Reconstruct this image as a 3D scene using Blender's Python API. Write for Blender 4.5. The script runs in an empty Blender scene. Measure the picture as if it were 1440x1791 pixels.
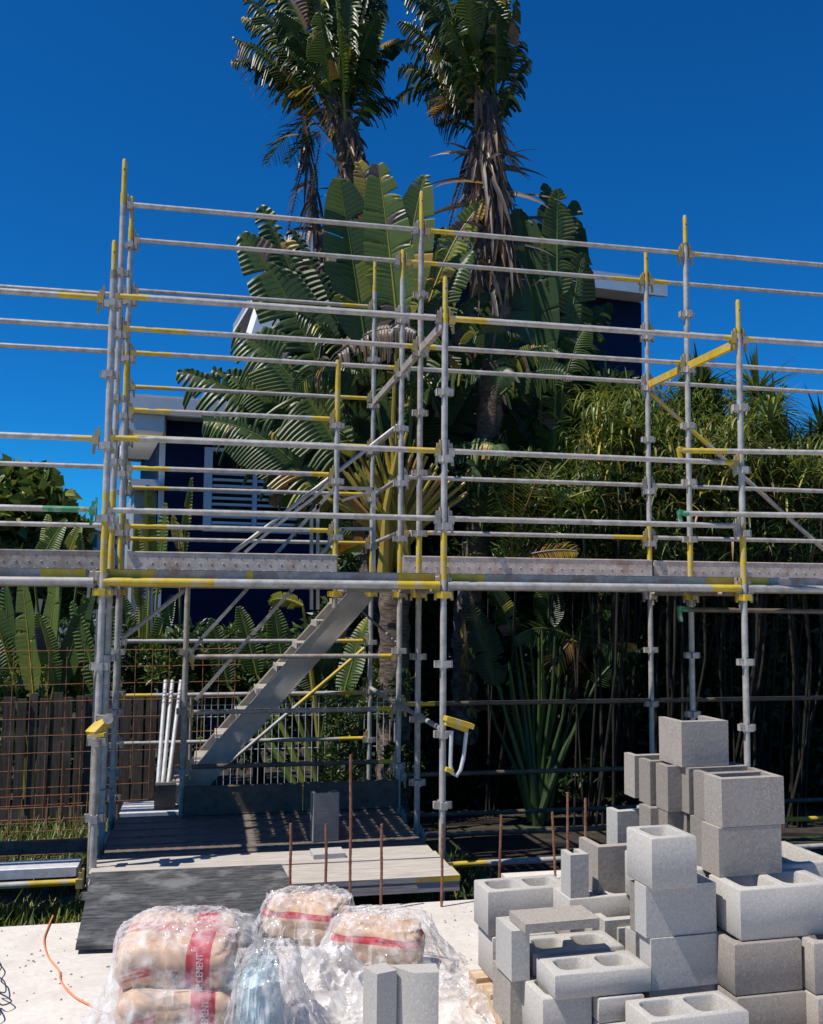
import bpy, bmesh, math, random
from mathutils import Vector, Matrix, noise
R=math.radians; PI=math.pi
rng=random.Random(7)
S=bpy.context.scene; COL=S.collection
V=Vector
# ------------------------------------------------------------------ camera
CZ=1.82; FP=1700.0; YH=1040.0; PHI=R(11.9); ROLL=.0085
pit=math.atan((YH-895.5)/FP)
Fh=V((math.sin(PHI),math.cos(PHI),0)); Hh=V((math.cos(PHI),-math.sin(PHI),0))
FW=Fh*math.cos(pit)+V((0,0,math.sin(pit))); U0=-Fh*math.sin(pit)+V((0,0,math.cos(pit)))
RT=Hh*math.cos(ROLL)+U0*math.sin(ROLL); UP=U0*math.cos(ROLL)-Hh*math.sin(ROLL)
CAM=V((0,0,CZ))
cd=bpy.data.cameras.new('camera'); co=bpy.data.objects.new('camera',cd); COL.objects.link(co); S.camera=co
m=Matrix.Identity(4)
for i in range(3): m[i][0]=RT[i]; m[i][1]=UP[i]; m[i][2]=-FW[i]; m[i][3]=CAM[i]
co.matrix_world=m
cd.sensor_fit='VERTICAL'; cd.sensor_height=24; cd.lens=24*FP/1791; cd.clip_end=2000; cd.clip_start=.05
def ray(px,py): return FW+RT*((px-720)/FP)-UP*((py-895.5)/FP)
def on_z(px,py,z): d=ray(px,py); return CAM+d*((z-CZ)/d.z)
def on_y(px,py,y): d=ray(px,py); return CAM+d*(y/d.y)
def at(px,py,F): d=ray(px,py); return CAM+d*(F/d.dot(Fh))
# ------------------------------------------------------------------ materials
MAT={}
def newmat(name):
    m=bpy.data.materials.new(name); m.use_nodes=True; nt=m.node_tree; MAT[name]=m
    return m,nt,nt.nodes['Principled BSDF']
def nd(nt,t,**k):
    n=nt.nodes.new(t)
    for a,b in k.items(): setattr(n,a,b)
    return n
def ramp(nt,stops,src):
    r=nd(nt,'ShaderNodeValToRGB'); e=r.color_ramp.elements
    while len(e)<len(stops): e.new(.5)
    for i,(p,c) in enumerate(stops): e[i].position=p; e[i].color=(*c,1) if len(c)==3 else c
    nt.links.new(src,r.inputs[0]); return r.outputs[0]
def tex(nt,scale,detail=4,rough=.6,vec=None,kind='ShaderNodeTexNoise'):
    n=nd(nt,kind); n.inputs['Scale'].default_value=scale
    if kind=='ShaderNodeTexNoise': n.inputs['Detail'].default_value=detail; n.inputs['Roughness'].default_value=rough
    if vec is None:
        tc=nd(nt,'ShaderNodeTexCoord'); vec=tc.outputs['Object']
    nt.links.new(vec,n.inputs['Vector']); return n
def mapped(nt,sc):
    tc=nd(nt,'ShaderNodeTexCoord'); mp=nd(nt,'ShaderNodeMapping'); mp.inputs['Scale'].default_value=sc
    nt.links.new(tc.outputs['Object'],mp.inputs['Vector']); return mp.outputs[0]
def bump(nt,b,src,strength=.3,dist=.005):
    n=nd(nt,'ShaderNodeBump'); n.inputs['Strength'].default_value=strength; n.inputs['Distance'].default_value=dist
    nt.links.new(src,n.inputs['Height']); nt.links.new(n.outputs[0],b.inputs['Normal'])
def mixc(nt,f,a,b,mode='MIX'):
    n=nd(nt,'ShaderNodeMix',data_type='RGBA',blend_type=mode)
    for i,x in ((0,f),(6,a),(7,b)):
        if hasattr(x,'is_linked'): nt.links.new(x,n.inputs[i])
        elif i==0: n.inputs[0].default_value=x
        else: n.inputs[i].default_value=(*x,1)
    return n.outputs[2]
def noisy(name,c1,c2,scale,rough=.7,metal=0,bs=.2,bd=.003,c3=None,s3=2,spec=.4,vec=None,lo=.35,hi=.65):
    m,nt,b=newmat(name); v=mapped(nt,vec) if vec else None
    n=tex(nt,scale,6,.65,v); col=ramp(nt,[(lo,c1),(hi,c2)],n.outputs[0])
    if c3:
        n2=tex(nt,s3,4,.6); f=ramp(nt,[(.52,(0,0,0)),(.68,(1,1,1))],n2.outputs[0]); col=mixc(nt,f,col,c3)
    nt.links.new(col,b.inputs['Base Color']); b.inputs['Roughness'].default_value=rough; b.inputs['Metallic'].default_value=metal
    b.inputs['Specular IOR Level'].default_value=spec
    bump(nt,b,n.outputs[0],bs,bd); return m
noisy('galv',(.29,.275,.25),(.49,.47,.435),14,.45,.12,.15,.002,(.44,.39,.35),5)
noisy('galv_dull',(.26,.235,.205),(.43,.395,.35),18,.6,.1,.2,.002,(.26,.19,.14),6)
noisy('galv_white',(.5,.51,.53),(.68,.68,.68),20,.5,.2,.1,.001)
noisy('yellow_paint',(.46,.31,.02),(.60,.44,.04),10,.5,0,.2,.002,(.42,.36,.25),11)
noisy('clamp_mix',(.30,.25,.16),(.50,.34,.05),16,.55,.1,.2,.002,(.36,.33,.30),14)
noisy('orange_paint',(.62,.30,.02),(.74,.42,.05),12,.5,0,.2,.002,(.35,.28,.2),16)
noisy('green_paint',(.04,.20,.10),(.09,.30,.15),12,.5,0,.2,.002,(.4,.42,.4),12)
noisy('deck_shaded',(.11,.09,.072),(.20,.17,.14),8,.6,.1,.2,.002,(.15,.10,.08),4)  # darker copy of the plank steel, upper deck's shade put into the colour
noisy('plank_steel',(.46,.38,.31),(.68,.58,.50),9,.7,.0,.3,.004,(.40,.26,.18),4)
noisy('aluminium',(.34,.30,.255),(.45,.41,.355),7,.55,.0,.15,.002,(.3,.28,.25),3)
noisy('dark_tube',(.08,.06,.045),(.145,.115,.088),9,.6,.1,.2,.002)  # dark colour carries the shade on tubes and boards below the decks
noisy('rebar_rust',(.16,.06,.03),(.30,.14,.09),30,.85,.1,.6,.003)
noisy('mesh_rust',(.20,.075,.035),(.36,.16,.075),25,.85,.0,.4,.002)
noisy('form_ply',(.03,.031,.033),(.12,.122,.125),22,.6,0,.3,.003,(.17,.17,.168),5,vec=(.35,1.6,1),lo=.38,hi=.7)
noisy('timber_plank',(.33,.295,.26),(.54,.50,.45),5,.8,0,.4,.004,(.42,.38,.34),1.5,vec=(1,14,14))
noisy('pallet_wood',(.42,.28,.17),(.62,.47,.33),4,.85,0,.5,.004,(.3,.2,.13),3,vec=(2,14,14))
noisy('fence_wood',(.045,.031,.023),(.13,.095,.072),4,.85,0,.6,.006,(.14,.11,.09),2.5,vec=(12,12,.8))
noisy('house_navy',(.004,.014,.052),(.006,.019,.068),3,.7,0,.05,.001,spec=.2)
noisy('house_white',(.74,.75,.76),(.84,.84,.84),2,.6,0,.05,.001)
noisy('far_wall',(.5,.55,.6),(.62,.66,.7),2,.6,0,.05,.001)
noisy('roof_metal',(.34,.35,.36),(.42,.43,.44),2,.45,.2,.05,.001)
noisy('soil',(.016,.013,.009),(.05,.038,.027),6,.95,0,.8,.03,(.05,.07,.02),1.2)
noisy('twig',(.012,.010,.008),(.03,.025,.018),9,.9,0,.3,.01)
noisy('bark',(.05,.036,.026),(.17,.125,.095),9,.9,0,.9,.02,(.25,.2,.16),6,vec=(1,1,5))
noisy('cable_orange',(.75,.22,.10),(.85,.30,.15),9,.5,0,0,.001)
noisy('cable_black',(.01,.01,.012),(.02,.02,.02),9,.5,0,0,.001)
noisy('teal_bag',(.22,.45,.50),(.45,.62,.66),7,.35,0,.5,.01,(.72,.76,.77),5)
noisy('white_text',(.72,.66,.63),(.8,.74,.7),20,.6,0,0,.001)
noisy('dark_text',(.05,.07,.10),(.08,.1,.14),20,.6,0,0,.001)
noisy('blade_green',(.03,.075,.012),(.09,.16,.035),3,.6,0,.1,.002,(.14,.15,.05),2)
# glass
m,nt,b=newmat('window_glass'); b.inputs['Base Color'].default_value=(.012,.02,.022,1); b.inputs['Roughness'].default_value=.08
def concrete(name,a,c,stain,ss=1.3,fine=110,bs=.26):
    m,nt,b=newmat(name)
    oi=nd(nt,'ShaderNodeObjectInfo'); tc=nd(nt,'ShaderNodeTexCoord'); va=nd(nt,'ShaderNodeVectorMath',operation='MULTIPLY_ADD')
    cx=nd(nt,'ShaderNodeCombineXYZ'); nt.links.new(oi.outputs['Random'],cx.inputs[0]); nt.links.new(oi.outputs['Random'],cx.inputs[1])
    nt.links.new(cx.outputs[0],va.inputs[0]); va.inputs[1].default_value=(37,91,0); nt.links.new(tc.outputs['Object'],va.inputs[2])
    n=tex(nt,fine,8,.75,va.outputs[0]); big=tex(nt,ss*6,5,.6,va.outputs[0]); vo=tex(nt,fine*.42,vec=va.outputs[0],kind='ShaderNodeTexVoronoi')
    col=ramp(nt,[(.36,tuple(.88*q for q in a)),(.5,a),(.64,c)],n.outputs[0])
    f=ramp(nt,[(.42,(0,0,0)),(.75,(.7,.7,.7))],big.outputs[0]); col=mixc(nt,f,col,stain)
    pit_=ramp(nt,[(.06,(.35,.35,.35)),(.15,(1,1,1))],vo.outputs['Distance']); col=mixc(nt,.55,col,pit_,'MULTIPLY')
    nt.links.new(col,b.inputs['Base Color']); b.inputs['Roughness'].default_value=.95; b.inputs['Specular IOR Level'].default_value=.15
    ad=nd(nt,'ShaderNodeMath',operation='MULTIPLY_ADD'); nt.links.new(n.outputs[0],ad.inputs[0]); ad.inputs[1].default_value=.6; nt.links.new(vo.outputs['Distance'],ad.inputs[2])
    bump(nt,b,ad.outputs[0],bs,.002); return m
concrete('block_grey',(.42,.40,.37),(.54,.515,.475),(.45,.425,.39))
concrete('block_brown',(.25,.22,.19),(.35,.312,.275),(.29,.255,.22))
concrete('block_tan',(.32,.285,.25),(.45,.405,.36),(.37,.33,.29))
# slab
m,nt,b=newmat('slab'); n=tex(nt,1.1,7,.6); n2=tex(nt,28,8,.7); n3=tex(nt,3.2,5,.7)
c=ramp(nt,[(.3,(.56,.52,.465)),(.62,(.71,.665,.605))],n.outputs[0]); c=mixc(nt,.35,c,ramp(nt,[(.35,(.6,.57,.55)),(.6,(1,1,1))],n2.outputs[0]),'MULTIPLY')
c=mixc(nt,ramp(nt,[(.50,(0,0,0)),(.70,(.75,.75,.75))],n3.outputs[0]),c,(.50,.44,.385))
nt.links.new(c,b.inputs['Base Color']); b.inputs['Roughness'].default_value=.9; bump(nt,b,n2.outputs[0],.3,.004)
# leaf: tint attribute carries each leaf's colour, green to yellow to dry brown, plus some painted shade
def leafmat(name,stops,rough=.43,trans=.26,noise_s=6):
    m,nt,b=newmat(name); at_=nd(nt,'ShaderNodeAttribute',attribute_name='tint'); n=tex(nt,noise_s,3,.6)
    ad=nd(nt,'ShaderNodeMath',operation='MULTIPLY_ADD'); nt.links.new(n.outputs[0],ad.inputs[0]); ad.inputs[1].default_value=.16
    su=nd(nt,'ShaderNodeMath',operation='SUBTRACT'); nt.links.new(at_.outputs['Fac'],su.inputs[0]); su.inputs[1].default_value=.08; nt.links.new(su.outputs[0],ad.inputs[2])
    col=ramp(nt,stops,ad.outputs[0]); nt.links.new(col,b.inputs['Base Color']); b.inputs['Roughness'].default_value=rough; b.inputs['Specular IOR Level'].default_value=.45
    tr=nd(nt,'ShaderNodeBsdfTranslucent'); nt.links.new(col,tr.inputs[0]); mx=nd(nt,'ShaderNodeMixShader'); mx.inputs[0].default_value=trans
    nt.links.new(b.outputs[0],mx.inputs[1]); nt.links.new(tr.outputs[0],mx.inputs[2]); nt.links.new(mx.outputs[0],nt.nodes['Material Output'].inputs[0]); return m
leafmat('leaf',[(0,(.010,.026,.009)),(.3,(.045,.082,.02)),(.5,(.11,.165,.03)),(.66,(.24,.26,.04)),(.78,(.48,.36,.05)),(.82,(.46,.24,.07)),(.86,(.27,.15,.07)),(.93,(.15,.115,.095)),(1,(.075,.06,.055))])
def plastic(name,tint,lo,hi,scale):
    m,nt,b=newmat(name); b.inputs['Base Color'].default_value=(*tint,1); b.inputs['Roughness'].default_value=.1; b.inputs['Specular IOR Level'].default_value=.9
    n=tex(nt,scale,6,.65); n2=tex(nt,scale*.35,3,.5); tp=nd(nt,'ShaderNodeBsdfTransparent'); tp.inputs[0].default_value=(.97,.96,.96,1); mx=nd(nt,'ShaderNodeMixShader')
    f=ramp(nt,[(.42,(lo,)*3),(.72,(hi,)*3)],n.outputs[0]); lw=nd(nt,'ShaderNodeLayerWeight'); lw.inputs[0].default_value=.25
    ad=nd(nt,'ShaderNodeMath',operation='MULTIPLY_ADD',use_clamp=True); nt.links.new(lw.outputs['Facing'],ad.inputs[0]); ad.inputs[1].default_value=.55; nt.links.new(f,ad.inputs[2])
    nt.links.new(ad.outputs[0],mx.inputs[0]); nt.links.new(tp.outputs[0],mx.inputs[1]); nt.links.new(b.outputs[0],mx.inputs[2]); nt.links.new(mx.outputs[0],nt.nodes['Material Output'].inputs[0])
    bump(nt,b,n2.outputs[0],.7,.04); return m
plastic('clear_plastic',(.82,.81,.81),.03,.55,11)
plastic('white_plastic',(.80,.79,.79),.30,.85,7)
# cement paper: red bands by position on the bag
def bagmat(name,bands,axis=0,base=((.54,.36,.23),(.68,.48,.32))):
    m,nt,b=newmat(name); n=tex(nt,11,5,.6); col=ramp(nt,[(.3,base[0]),(.7,base[1])],n.outputs[0]); tc=nd(nt,'ShaderNodeTexCoord'); sp=nd(nt,'ShaderNodeSeparateXYZ'); nt.links.new(tc.outputs['Object'],sp.inputs[0])
    for (ax,c0,w,cc) in bands:
        s=nd(nt,'ShaderNodeMath',operation='COMPARE'); nt.links.new(sp.outputs[ax],s.inputs[0]); s.inputs[1].default_value=c0; s.inputs[2].default_value=w
        col=mixc(nt,s.outputs[0],col,cc)
    nt.links.new(col,b.inputs['Base Color']); b.inputs['Roughness'].default_value=.75; bump(nt,b,n.outputs[0],.3,.01); return m
RED=(.50,.025,.045)
bagmat('bag_paper',[(0,.10,.045,RED),(1,.02,.035,(.50,.20,.16))])
bagmat('bag_paper_side',[(2,.052,.014,RED)])
bagmat('bag_paper_plain',[])
# perforated upper deck: real see-through holes
m,nt,b=newmat('plank_holes'); n=tex(nt,9,5,.6); nt.links.new(ramp(nt,[(.35,(.24,.22,.2)),(.65,(.4,.38,.36))],n.outputs[0]),b.inputs['Base Color']); b.inputs['Roughness'].default_value=.6; b.inputs['Metallic'].default_value=.15
tc=nd(nt,'ShaderNodeTexCoord'); sp=nd(nt,'ShaderNodeSeparateXYZ'); nt.links.new(tc.outputs['Object'],sp.inputs[0]); ds=[]
for ax,per in ((0,.12),(1,.055)):
    w=nd(nt,'ShaderNodeMath',operation='WRAP'); nt.links.new(sp.outputs[ax],w.inputs[0]); w.inputs[1].default_value=per/2; w.inputs[2].default_value=-per/2
    q=nd(nt,'ShaderNodeMath',operation='MULTIPLY'); nt.links.new(w.outputs[0],q.inputs[0]); nt.links.new(w.outputs[0],q.inputs[1]); ds.append(q.outputs[0])
ad=nd(nt,'ShaderNodeMath',operation='ADD'); nt.links.new(ds[0],ad.inputs[0]); nt.links.new(ds[1],ad.inputs[1])
lt=nd(nt,'ShaderNodeMath',operation='LESS_THAN'); nt.links.new(ad.outputs[0],lt.inputs[0]); lt.inputs[1].default_value=.012**2
tp=nd(nt,'ShaderNodeBsdfTransparent'); mx=nd(nt,'ShaderNodeMixShader'); nt.links.new(lt.outputs[0],mx.inputs[0]); nt.links.new(b.outputs[0],mx.inputs[1]); nt.links.new(tp.outputs[0],mx.inputs[2]); nt.links.new(mx.outputs[0],nt.nodes['Material Output'].inputs[0])
# ------------------------------------------------------------------ mesh builder
class MB:
    def __init__(s): s.v=[]; s.f=[]; s.t=[]; s.mi=[]; s.cur=0; s.tint=.3
    def add(s,vs,fs,smooth=True):
        o=len(s.v); s.v.extend(tuple(v) for v in vs)
        for f in fs: s.f.append([i+o for i in f]); s.t.append(s.tint); s.mi.append(s.cur)
    def box(s,x0,x1,y0,y1,z0,z1,M=None):
        vs=[V((x,y,z)) for z in (z0,z1) for y in (y0,y1) for x in (x0,x1)]
        if M is not None: vs=[M@v for v in vs]
        s.add(vs,[(0,2,3,1),(4,5,7,6),(0,1,5,4),(2,6,7,3),(0,4,6,2),(1,3,7,5)])
    def tube(s,pts,r,n=10,caps=True):
        pts=[V(p) for p in pts]; k=len(pts); rs=r if isinstance(r,(list,tuple)) else [r]*k
        d0=(pts[1]-pts[0]).normalized(); a=d0.orthogonal().normalized(); vs=[]
        for i,p in enumerate(pts):
            d=(pts[min(i+1,k-1)]-pts[max(i-1,0)])
            if d.length<1e-9: d=d0
            d=d.normalized(); a=(a-d*a.dot(d)).normalized(); b=d.cross(a)
            for j in range(n):
                t=2*PI*j/n; vs.append(p+(a*math.cos(t)+b*math.sin(t))*rs[i])
        fs=[(i*n+j,i*n+(j+1)%n,(i+1)*n+(j+1)%n,(i+1)*n+j) for i in range(k-1) for j in range(n)]
        if caps: fs+= [tuple(range(n))[::-1],tuple((k-1)*n+j for j in range(n))]
        s.add(vs,fs)
    def bar(s,a,b,w,h,up=V((0,0,1))):
        a=V(a); b=V(b); d=(b-a); L=d.length; d.normalize(); sd=d.cross(up).normalized(); u=sd.cross(d)
        vs=[a+d*(L*i)+sd*(w/2*j)+u*(h/2*k) for k in (-1,1) for j in (-1,1) for i in (0,1)]
        s.add(vs,[(0,2,3,1),(4,5,7,6),(0,1,5,4),(2,6,7,3),(0,4,6,2),(1,3,7,5)])
    def build(s,name,mats,parent=None,smooth=True,loc=None):
        me=bpy.data.meshes.new(name); me.from_pydata(s.v,[],s.f)
        if not isinstance(mats,(list,tuple)): mats=[mats]
        for x in mats: me.materials.append(MAT[x])
        if len(mats)>1: me.polygons.foreach_set('material_index',s.mi)
        a=me.attributes.new('tint','FLOAT','FACE'); a.data.foreach_set('value',s.t)
        if smooth: me.shade_smooth(); me.set_sharp_from_angle(angle=R(40))
        me.update(); o=bpy.data.objects.new(name,me); COL.objects.link(o)
        if parent: o.parent=parent
        if loc is not None: o.location=loc
        return o
def tag(o,label=None,cat=None,group=None,kind=None):
    if label: o['label']=label
    if cat: o['category']=cat
    if group: o['group']=group
    if kind: o['kind']=kind
    return o
def thing(name,label,cat,loc=(0,0,0),rz=0,group=None):
    o=bpy.data.objects.new(name,None); COL.objects.link(o); o.location=loc; o.rotation_euler=(0,0,rz); o.empty_display_size=.2
    return tag(o,label,cat,group)
# ------------------------------------------------------------------ ground and slab
g=MB(); N=60
def gz(x,y):
    z=-.5-.25*min(1,max(0,(y-7)/4)); return z+.05*noise.noise(V((x*.8,y*.8,0)))
xs=[-400,-120,-40,-15]+[-10+i*.5 for i in range(60)]+[30,60,150,400]; ys=[-300,-60,-10]+[-2+i*.5 for i in range(60)]+[35,60,120,400]
vs=[(x,y,gz(x,y) if -12<x<22 and y<30 else -.75) for y in ys for x in xs]; nx=len(xs)
g.add(vs,[(j*nx+i,j*nx+i+1,(j+1)*nx+i+1,(j+1)*nx+i) for j in range(len(ys)-1) for i in range(nx-1)])
tag(g.build('ground','soil'),kind='structure')
g=MB(); g.box(-9,1.95,-6,5.8,-.25,0); g.box(1.95,12,-6,6.3,-.25,.0)
tag(g.build('concrete_slab','slab',smooth=False),kind='structure')
# ------------------------------------------------------------------ scaffold
RY=[6.99,7.85,8.65,10.2]; Z0=1.88; PK=.505
zl=lambda k:Z0+PK*k
scaf=thing('scaffold','steel tube scaffold with yellow painted ends standing across the whole site beside the slab','scaffold',(0,6.99,-.5))
def P(o): o.parent=scaf; o.location=V(o.location)-scaf.location; return o
TR=.0242
def standard(x,y,ztop,zb=-.55,yel=((0,0),),press0=1.38,mat='galv',spig=True):
    g=MB(); bands=sorted([b for b in yel if b[1]>b[0]]); z=zb; zt=ztop-(.28 if spig else 0)
    for a,b in bands:
        if a>z: g.cur=0; g.tube([(0,0,z),(0,0,a)],TR,14)
        g.cur=1; g.tube([(0,0,a),(0,0,min(b,zt))],TR,14); z=min(b,zt)
    if z<zt: g.cur=0; g.tube([(0,0,z),(0,0,zt)],TR,14)
    g.cur=0
    k=-4 if zb<0 else 0
    while zl(k)<zt-.1:
        z=zl(k)-.055
        for s_ in range(4):
            M=Matrix.Rotation(s_*PI/2,4,'Z'); g.cur=1 if any(a-.15<z<b+.1 for a,b in bands) and z<2.1 else 0
            # V pressing: two cheeks closed by an outer plate
            g.box(.02,.062,-.022,-.014,z-.03,z+.02,M); g.box(.02,.062,.014,.022,z-.03,z+.02,M); g.box(.058,.066,-.022,.022,z-.03,z+.02,M)
        k+=1
    o=g.build('standard',[mat,'yellow_paint'],loc=(x,y,0)); P(o)
    if spig:
        h=MB(); h.tube([(0,0,zt-.02),(0,0,ztop-.02),(0,0,ztop)],[.0195,.0195,.015],12); h.cur=1
        h.tube([(0,-.0185,ztop-.09),(0,-.0215,ztop-.09)],.006,8)
        q=h.build('spigot',['yellow_paint','cable_black'],o)
    return o
def ledger(a,b,yl=0,yr=0,mat='galv',r=None,col='yellow_paint',clamps=(1,1),name='ledger',gap=.03,sag=0,lift=0):
    a=V(a); b=V(b); d=(b-a); L=d.length; d.normalize(); r=r or .021
    a2=a+d*gap; b2=b-d*gap; L=(b2-a2).length; g=MB(); mid=[a2]; 
    ts=[0]+([yl/L] if yl else [])+[.3,.6]+([1-yr/L] if yr else [])+[1]
    ts=sorted(set(min(1,max(0,t)) for t in ts)); pt=lambda t:a2+(b2-a2)*t-V((0,0,sag*4*t*(1-t)))
    for t0,t1 in zip(ts,ts[1:]):
        g.cur=1 if (yl and t1<=yl/L+1e-6) or (yr and t0>=1-yr/L-1e-6) else 0
        g.tube([pt(t0),pt(t1)],r,12)
    o=g.build(name,[mat,col]); P(o)
    for e,p,dd in ((0,a2,d),(1,b2,-d)):
        if clamps[e]:
            h=MB(); u=V((0,0,1)); h.bar(p+dd*.0-u*.01,p+dd*.045-u*.01,.042,.06); h.bar(p-dd*.005+u*.02,p+dd*.008+u*.02,.026,.13); h.bar(p+dd*.02+u*.06,p+dd*.034-u*.11+u*0,.012,.02)
            q=h.build('end_clamp',('green_paint' if 'green' in col else 'clamp_mix') if ((e==0 and yl) or (e==1 and yr)) else 'galv_dull',o)
    return o
X=[-.72,1.72,4.16,6.6]; XL=-3.16
# standards: x, row, top, painted bands
ST=[(X[0]+.03,0,4.3,((1.95,2.5),(4.08,4.3))),(X[1],0,4.22,((1.93,2.28),(3.86,4.22))),(X[2],0,4.22,((1.93,2.4),(3.95,4.22))),
    (X[0],1,5.28,((2,2.6),(4.9,5.28))),(X[1],1,5.25,((1.95,2.3),(4.92,5.25))),(X[2],1,5.26,((1.95,2.35),(5.0,5.26))),
    (X[0],2,5.3,((1.95,2.5),(3.5,3.9),(4.9,5.3))),(X[1],2,5.02,((1.95,2.3),)),(X[2],2,5.22,((2.0,2.5),(4.9,5.22))),
    (X[1],3,5.45,((1.9,2.35),(5.1,5.45))),(XL,0,4.3,((1.8,2.6),)),(XL,1,4.9,()),(XL,2,4.9,()),(X[3],0,4.3,()),(X[3],1,5.2,()),(X[3],2,5.2,()),(X[0]-.11,3,4.2,())]
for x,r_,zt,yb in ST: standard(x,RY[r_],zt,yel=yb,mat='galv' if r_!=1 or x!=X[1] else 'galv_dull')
standard(1.13,RY[2],3.94,yel=((1.95,2.4),(3.35,3.94)),spig=False,zb=1.7)
standard(-.15,RY[2],1.95,spig=False,mat='galv_dull')
def row(r_,i,k,yl=0,yr=0,dz=0,**kw):
    xs=[XL]+X; a=xs[i]; b=xs[i+1]; z=zl(k)+dz; return ledger((a,RY[r_],z),(b,RY[r_],z),yl,yr,**kw)
# left bay
row(0,0,4,0,.3,-.02); row(0,0,2,0,.18,-.01); row(0,0,1,0,.35,.0,col='green_paint'); row(2,0,5,0,0); row(1,0,4); row(2,0,4); row(2,0,2); row(2,0,1); row(1,0,3,0,0) if 0 else None
# between first and second pole
row(0,1,4,.25,0); row(0,1,2,.2,.25); row(0,1,1); 
row(1,1,6); row(1,1,4,.5,.12)
row(2,1,6); row(2,1,5,.08,.0); row(2,1,4,.35,.1)
for k in (1,2,3): ledger((X[0],RY[2],zl(k)+(.0)),(1.13,RY[2],zl(k)),.35,.2)
for k,z in ((6,4.93),(4,3.92),(3,3.4),(2,2.88),(1,2.36)): ledger((X[0]-.11,RY[3],z),(X[1],RY[3],z),.4 if k!=6 else 0,.32)
for z in (1.33,.79,.32): ledger((X[0]-.11,RY[3],z),(X[1],RY[3],z),.35 if z==.79 else 0,.3)
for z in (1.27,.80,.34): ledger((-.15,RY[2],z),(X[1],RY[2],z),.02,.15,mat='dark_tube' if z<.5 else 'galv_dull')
# second to third pole and on to the right
row(0,2,4,.3,.1); row(0,2,2,0,.12); row(0,2,1); row(1,2,6,.25,.1); row(1,2,4,.1,.1); row(2,2,6,.3,.35); row(2,2,5); row(2,2,4)
row(2,2,2); row(2,2,1,.25,.35)
row(0,3,4,.1); row(1,3,6,.1); row(1,3,4); row(2,3,6,.2); row(2,3,5,.5); row(2,3,4); row(2,3,2); row(2,3,1)
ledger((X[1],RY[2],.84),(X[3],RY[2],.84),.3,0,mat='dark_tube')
# deck level ledgers, thicker
for i,yl,yr in ((0,0,.0),(1,.75,.32),(2,0,.25),(3,0,0)): row(0,i,0,yl,yr,dz=.01,r=.03)
for i in range(4):
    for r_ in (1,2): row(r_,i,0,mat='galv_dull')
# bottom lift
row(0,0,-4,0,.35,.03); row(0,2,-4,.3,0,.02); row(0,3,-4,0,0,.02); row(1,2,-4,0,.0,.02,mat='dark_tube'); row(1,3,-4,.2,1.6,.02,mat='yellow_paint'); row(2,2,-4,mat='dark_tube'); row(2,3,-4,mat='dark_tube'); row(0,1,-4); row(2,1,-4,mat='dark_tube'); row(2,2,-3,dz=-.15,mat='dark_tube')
# transoms (flat bars up high, tubes elsewhere)
for x,ya,yb,k in ((X[1],0,1,4),(X[1],1,2,4),(X[1],2,3,4),(X[2],0,1,4),(X[2],1,2,4)):
    g=MB(); g.cur=1 if (x==X[2]) else 0; g.bar((x,RY[ya]+.04,zl(k)-.03),(x,RY[yb]-.04,zl(k)-.03),.035,.065); P(g.build('transom',['galv_dull','yellow_paint'],smooth=False))
for x in X[:3]+[XL]:
    for a in (0,1):
        for k in (0,-4): ledger((x,RY[a],zl(k)-.03),(x,RY[a+1],zl(k)-.03),mat='galv_dull',name='transom')
for z in (zl(3),zl(2),zl(1)): ledger((X[1],RY[2],z),(X[1],RY[3],z-.03),name='transom')
for z in (.84,): ledger((X[1],RY[2],z),(X[1],RY[3],z),name='transom'); ledger((X[1],RY[0],z),(X[1],RY[2],z),name='transom',mat='galv_dull')
def brace(a,b,r=.019,mat='galv',yl=0,yr=0): return ledger(a,b,yl,yr,mat=mat,r=r,clamps=(0,0),name='brace')
brace((X[0],RY[2]+.04,zl(-1)+.02),(X[1],RY[2]+.06,zl(3)))
brace(on_y(350,1378,10.15),on_y(642,1130,10.15),yr=.9)
brace((X[2],RY[2]+.05,zl(4)-.05),(X[3],RY[2]+.05,zl(0)),yl=.8,mat='galv_dull',r=.022)
brace((1.35,RY[3],zl(0)),(1.72,RY[2]+.05,zl(-1)),r=.012,mat='galv_dull')
# side handrails of the neighbouring bay, parallel to the picture-wide return
for py,c,F in ((788,'yellow_paint',7.62),(898,'green_paint',7.62),(1066,'green_paint',8.1)):
    a=at(1187,py,F); b=at(1530,py+5,F+.05); mt='galv' if c!='green_paint' or py<1000 else 'dark_tube'  # lowest rail gets the dark tube, its under-deck shade painted in
    o=ledger(a,b,.35 if py==788 else .05,0,mat=mt,col=c,clamps=(0,0),name='guard_rail'); h=MB(); h.bar(a+V((0,0,.02)),a+V((.02,0,-.10)),.035,.025); h.bar(a+V((.0,0,.012)),a+V((.07,0,.0)),.04,.04)
    h.build('end_bracket',c,o)
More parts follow.
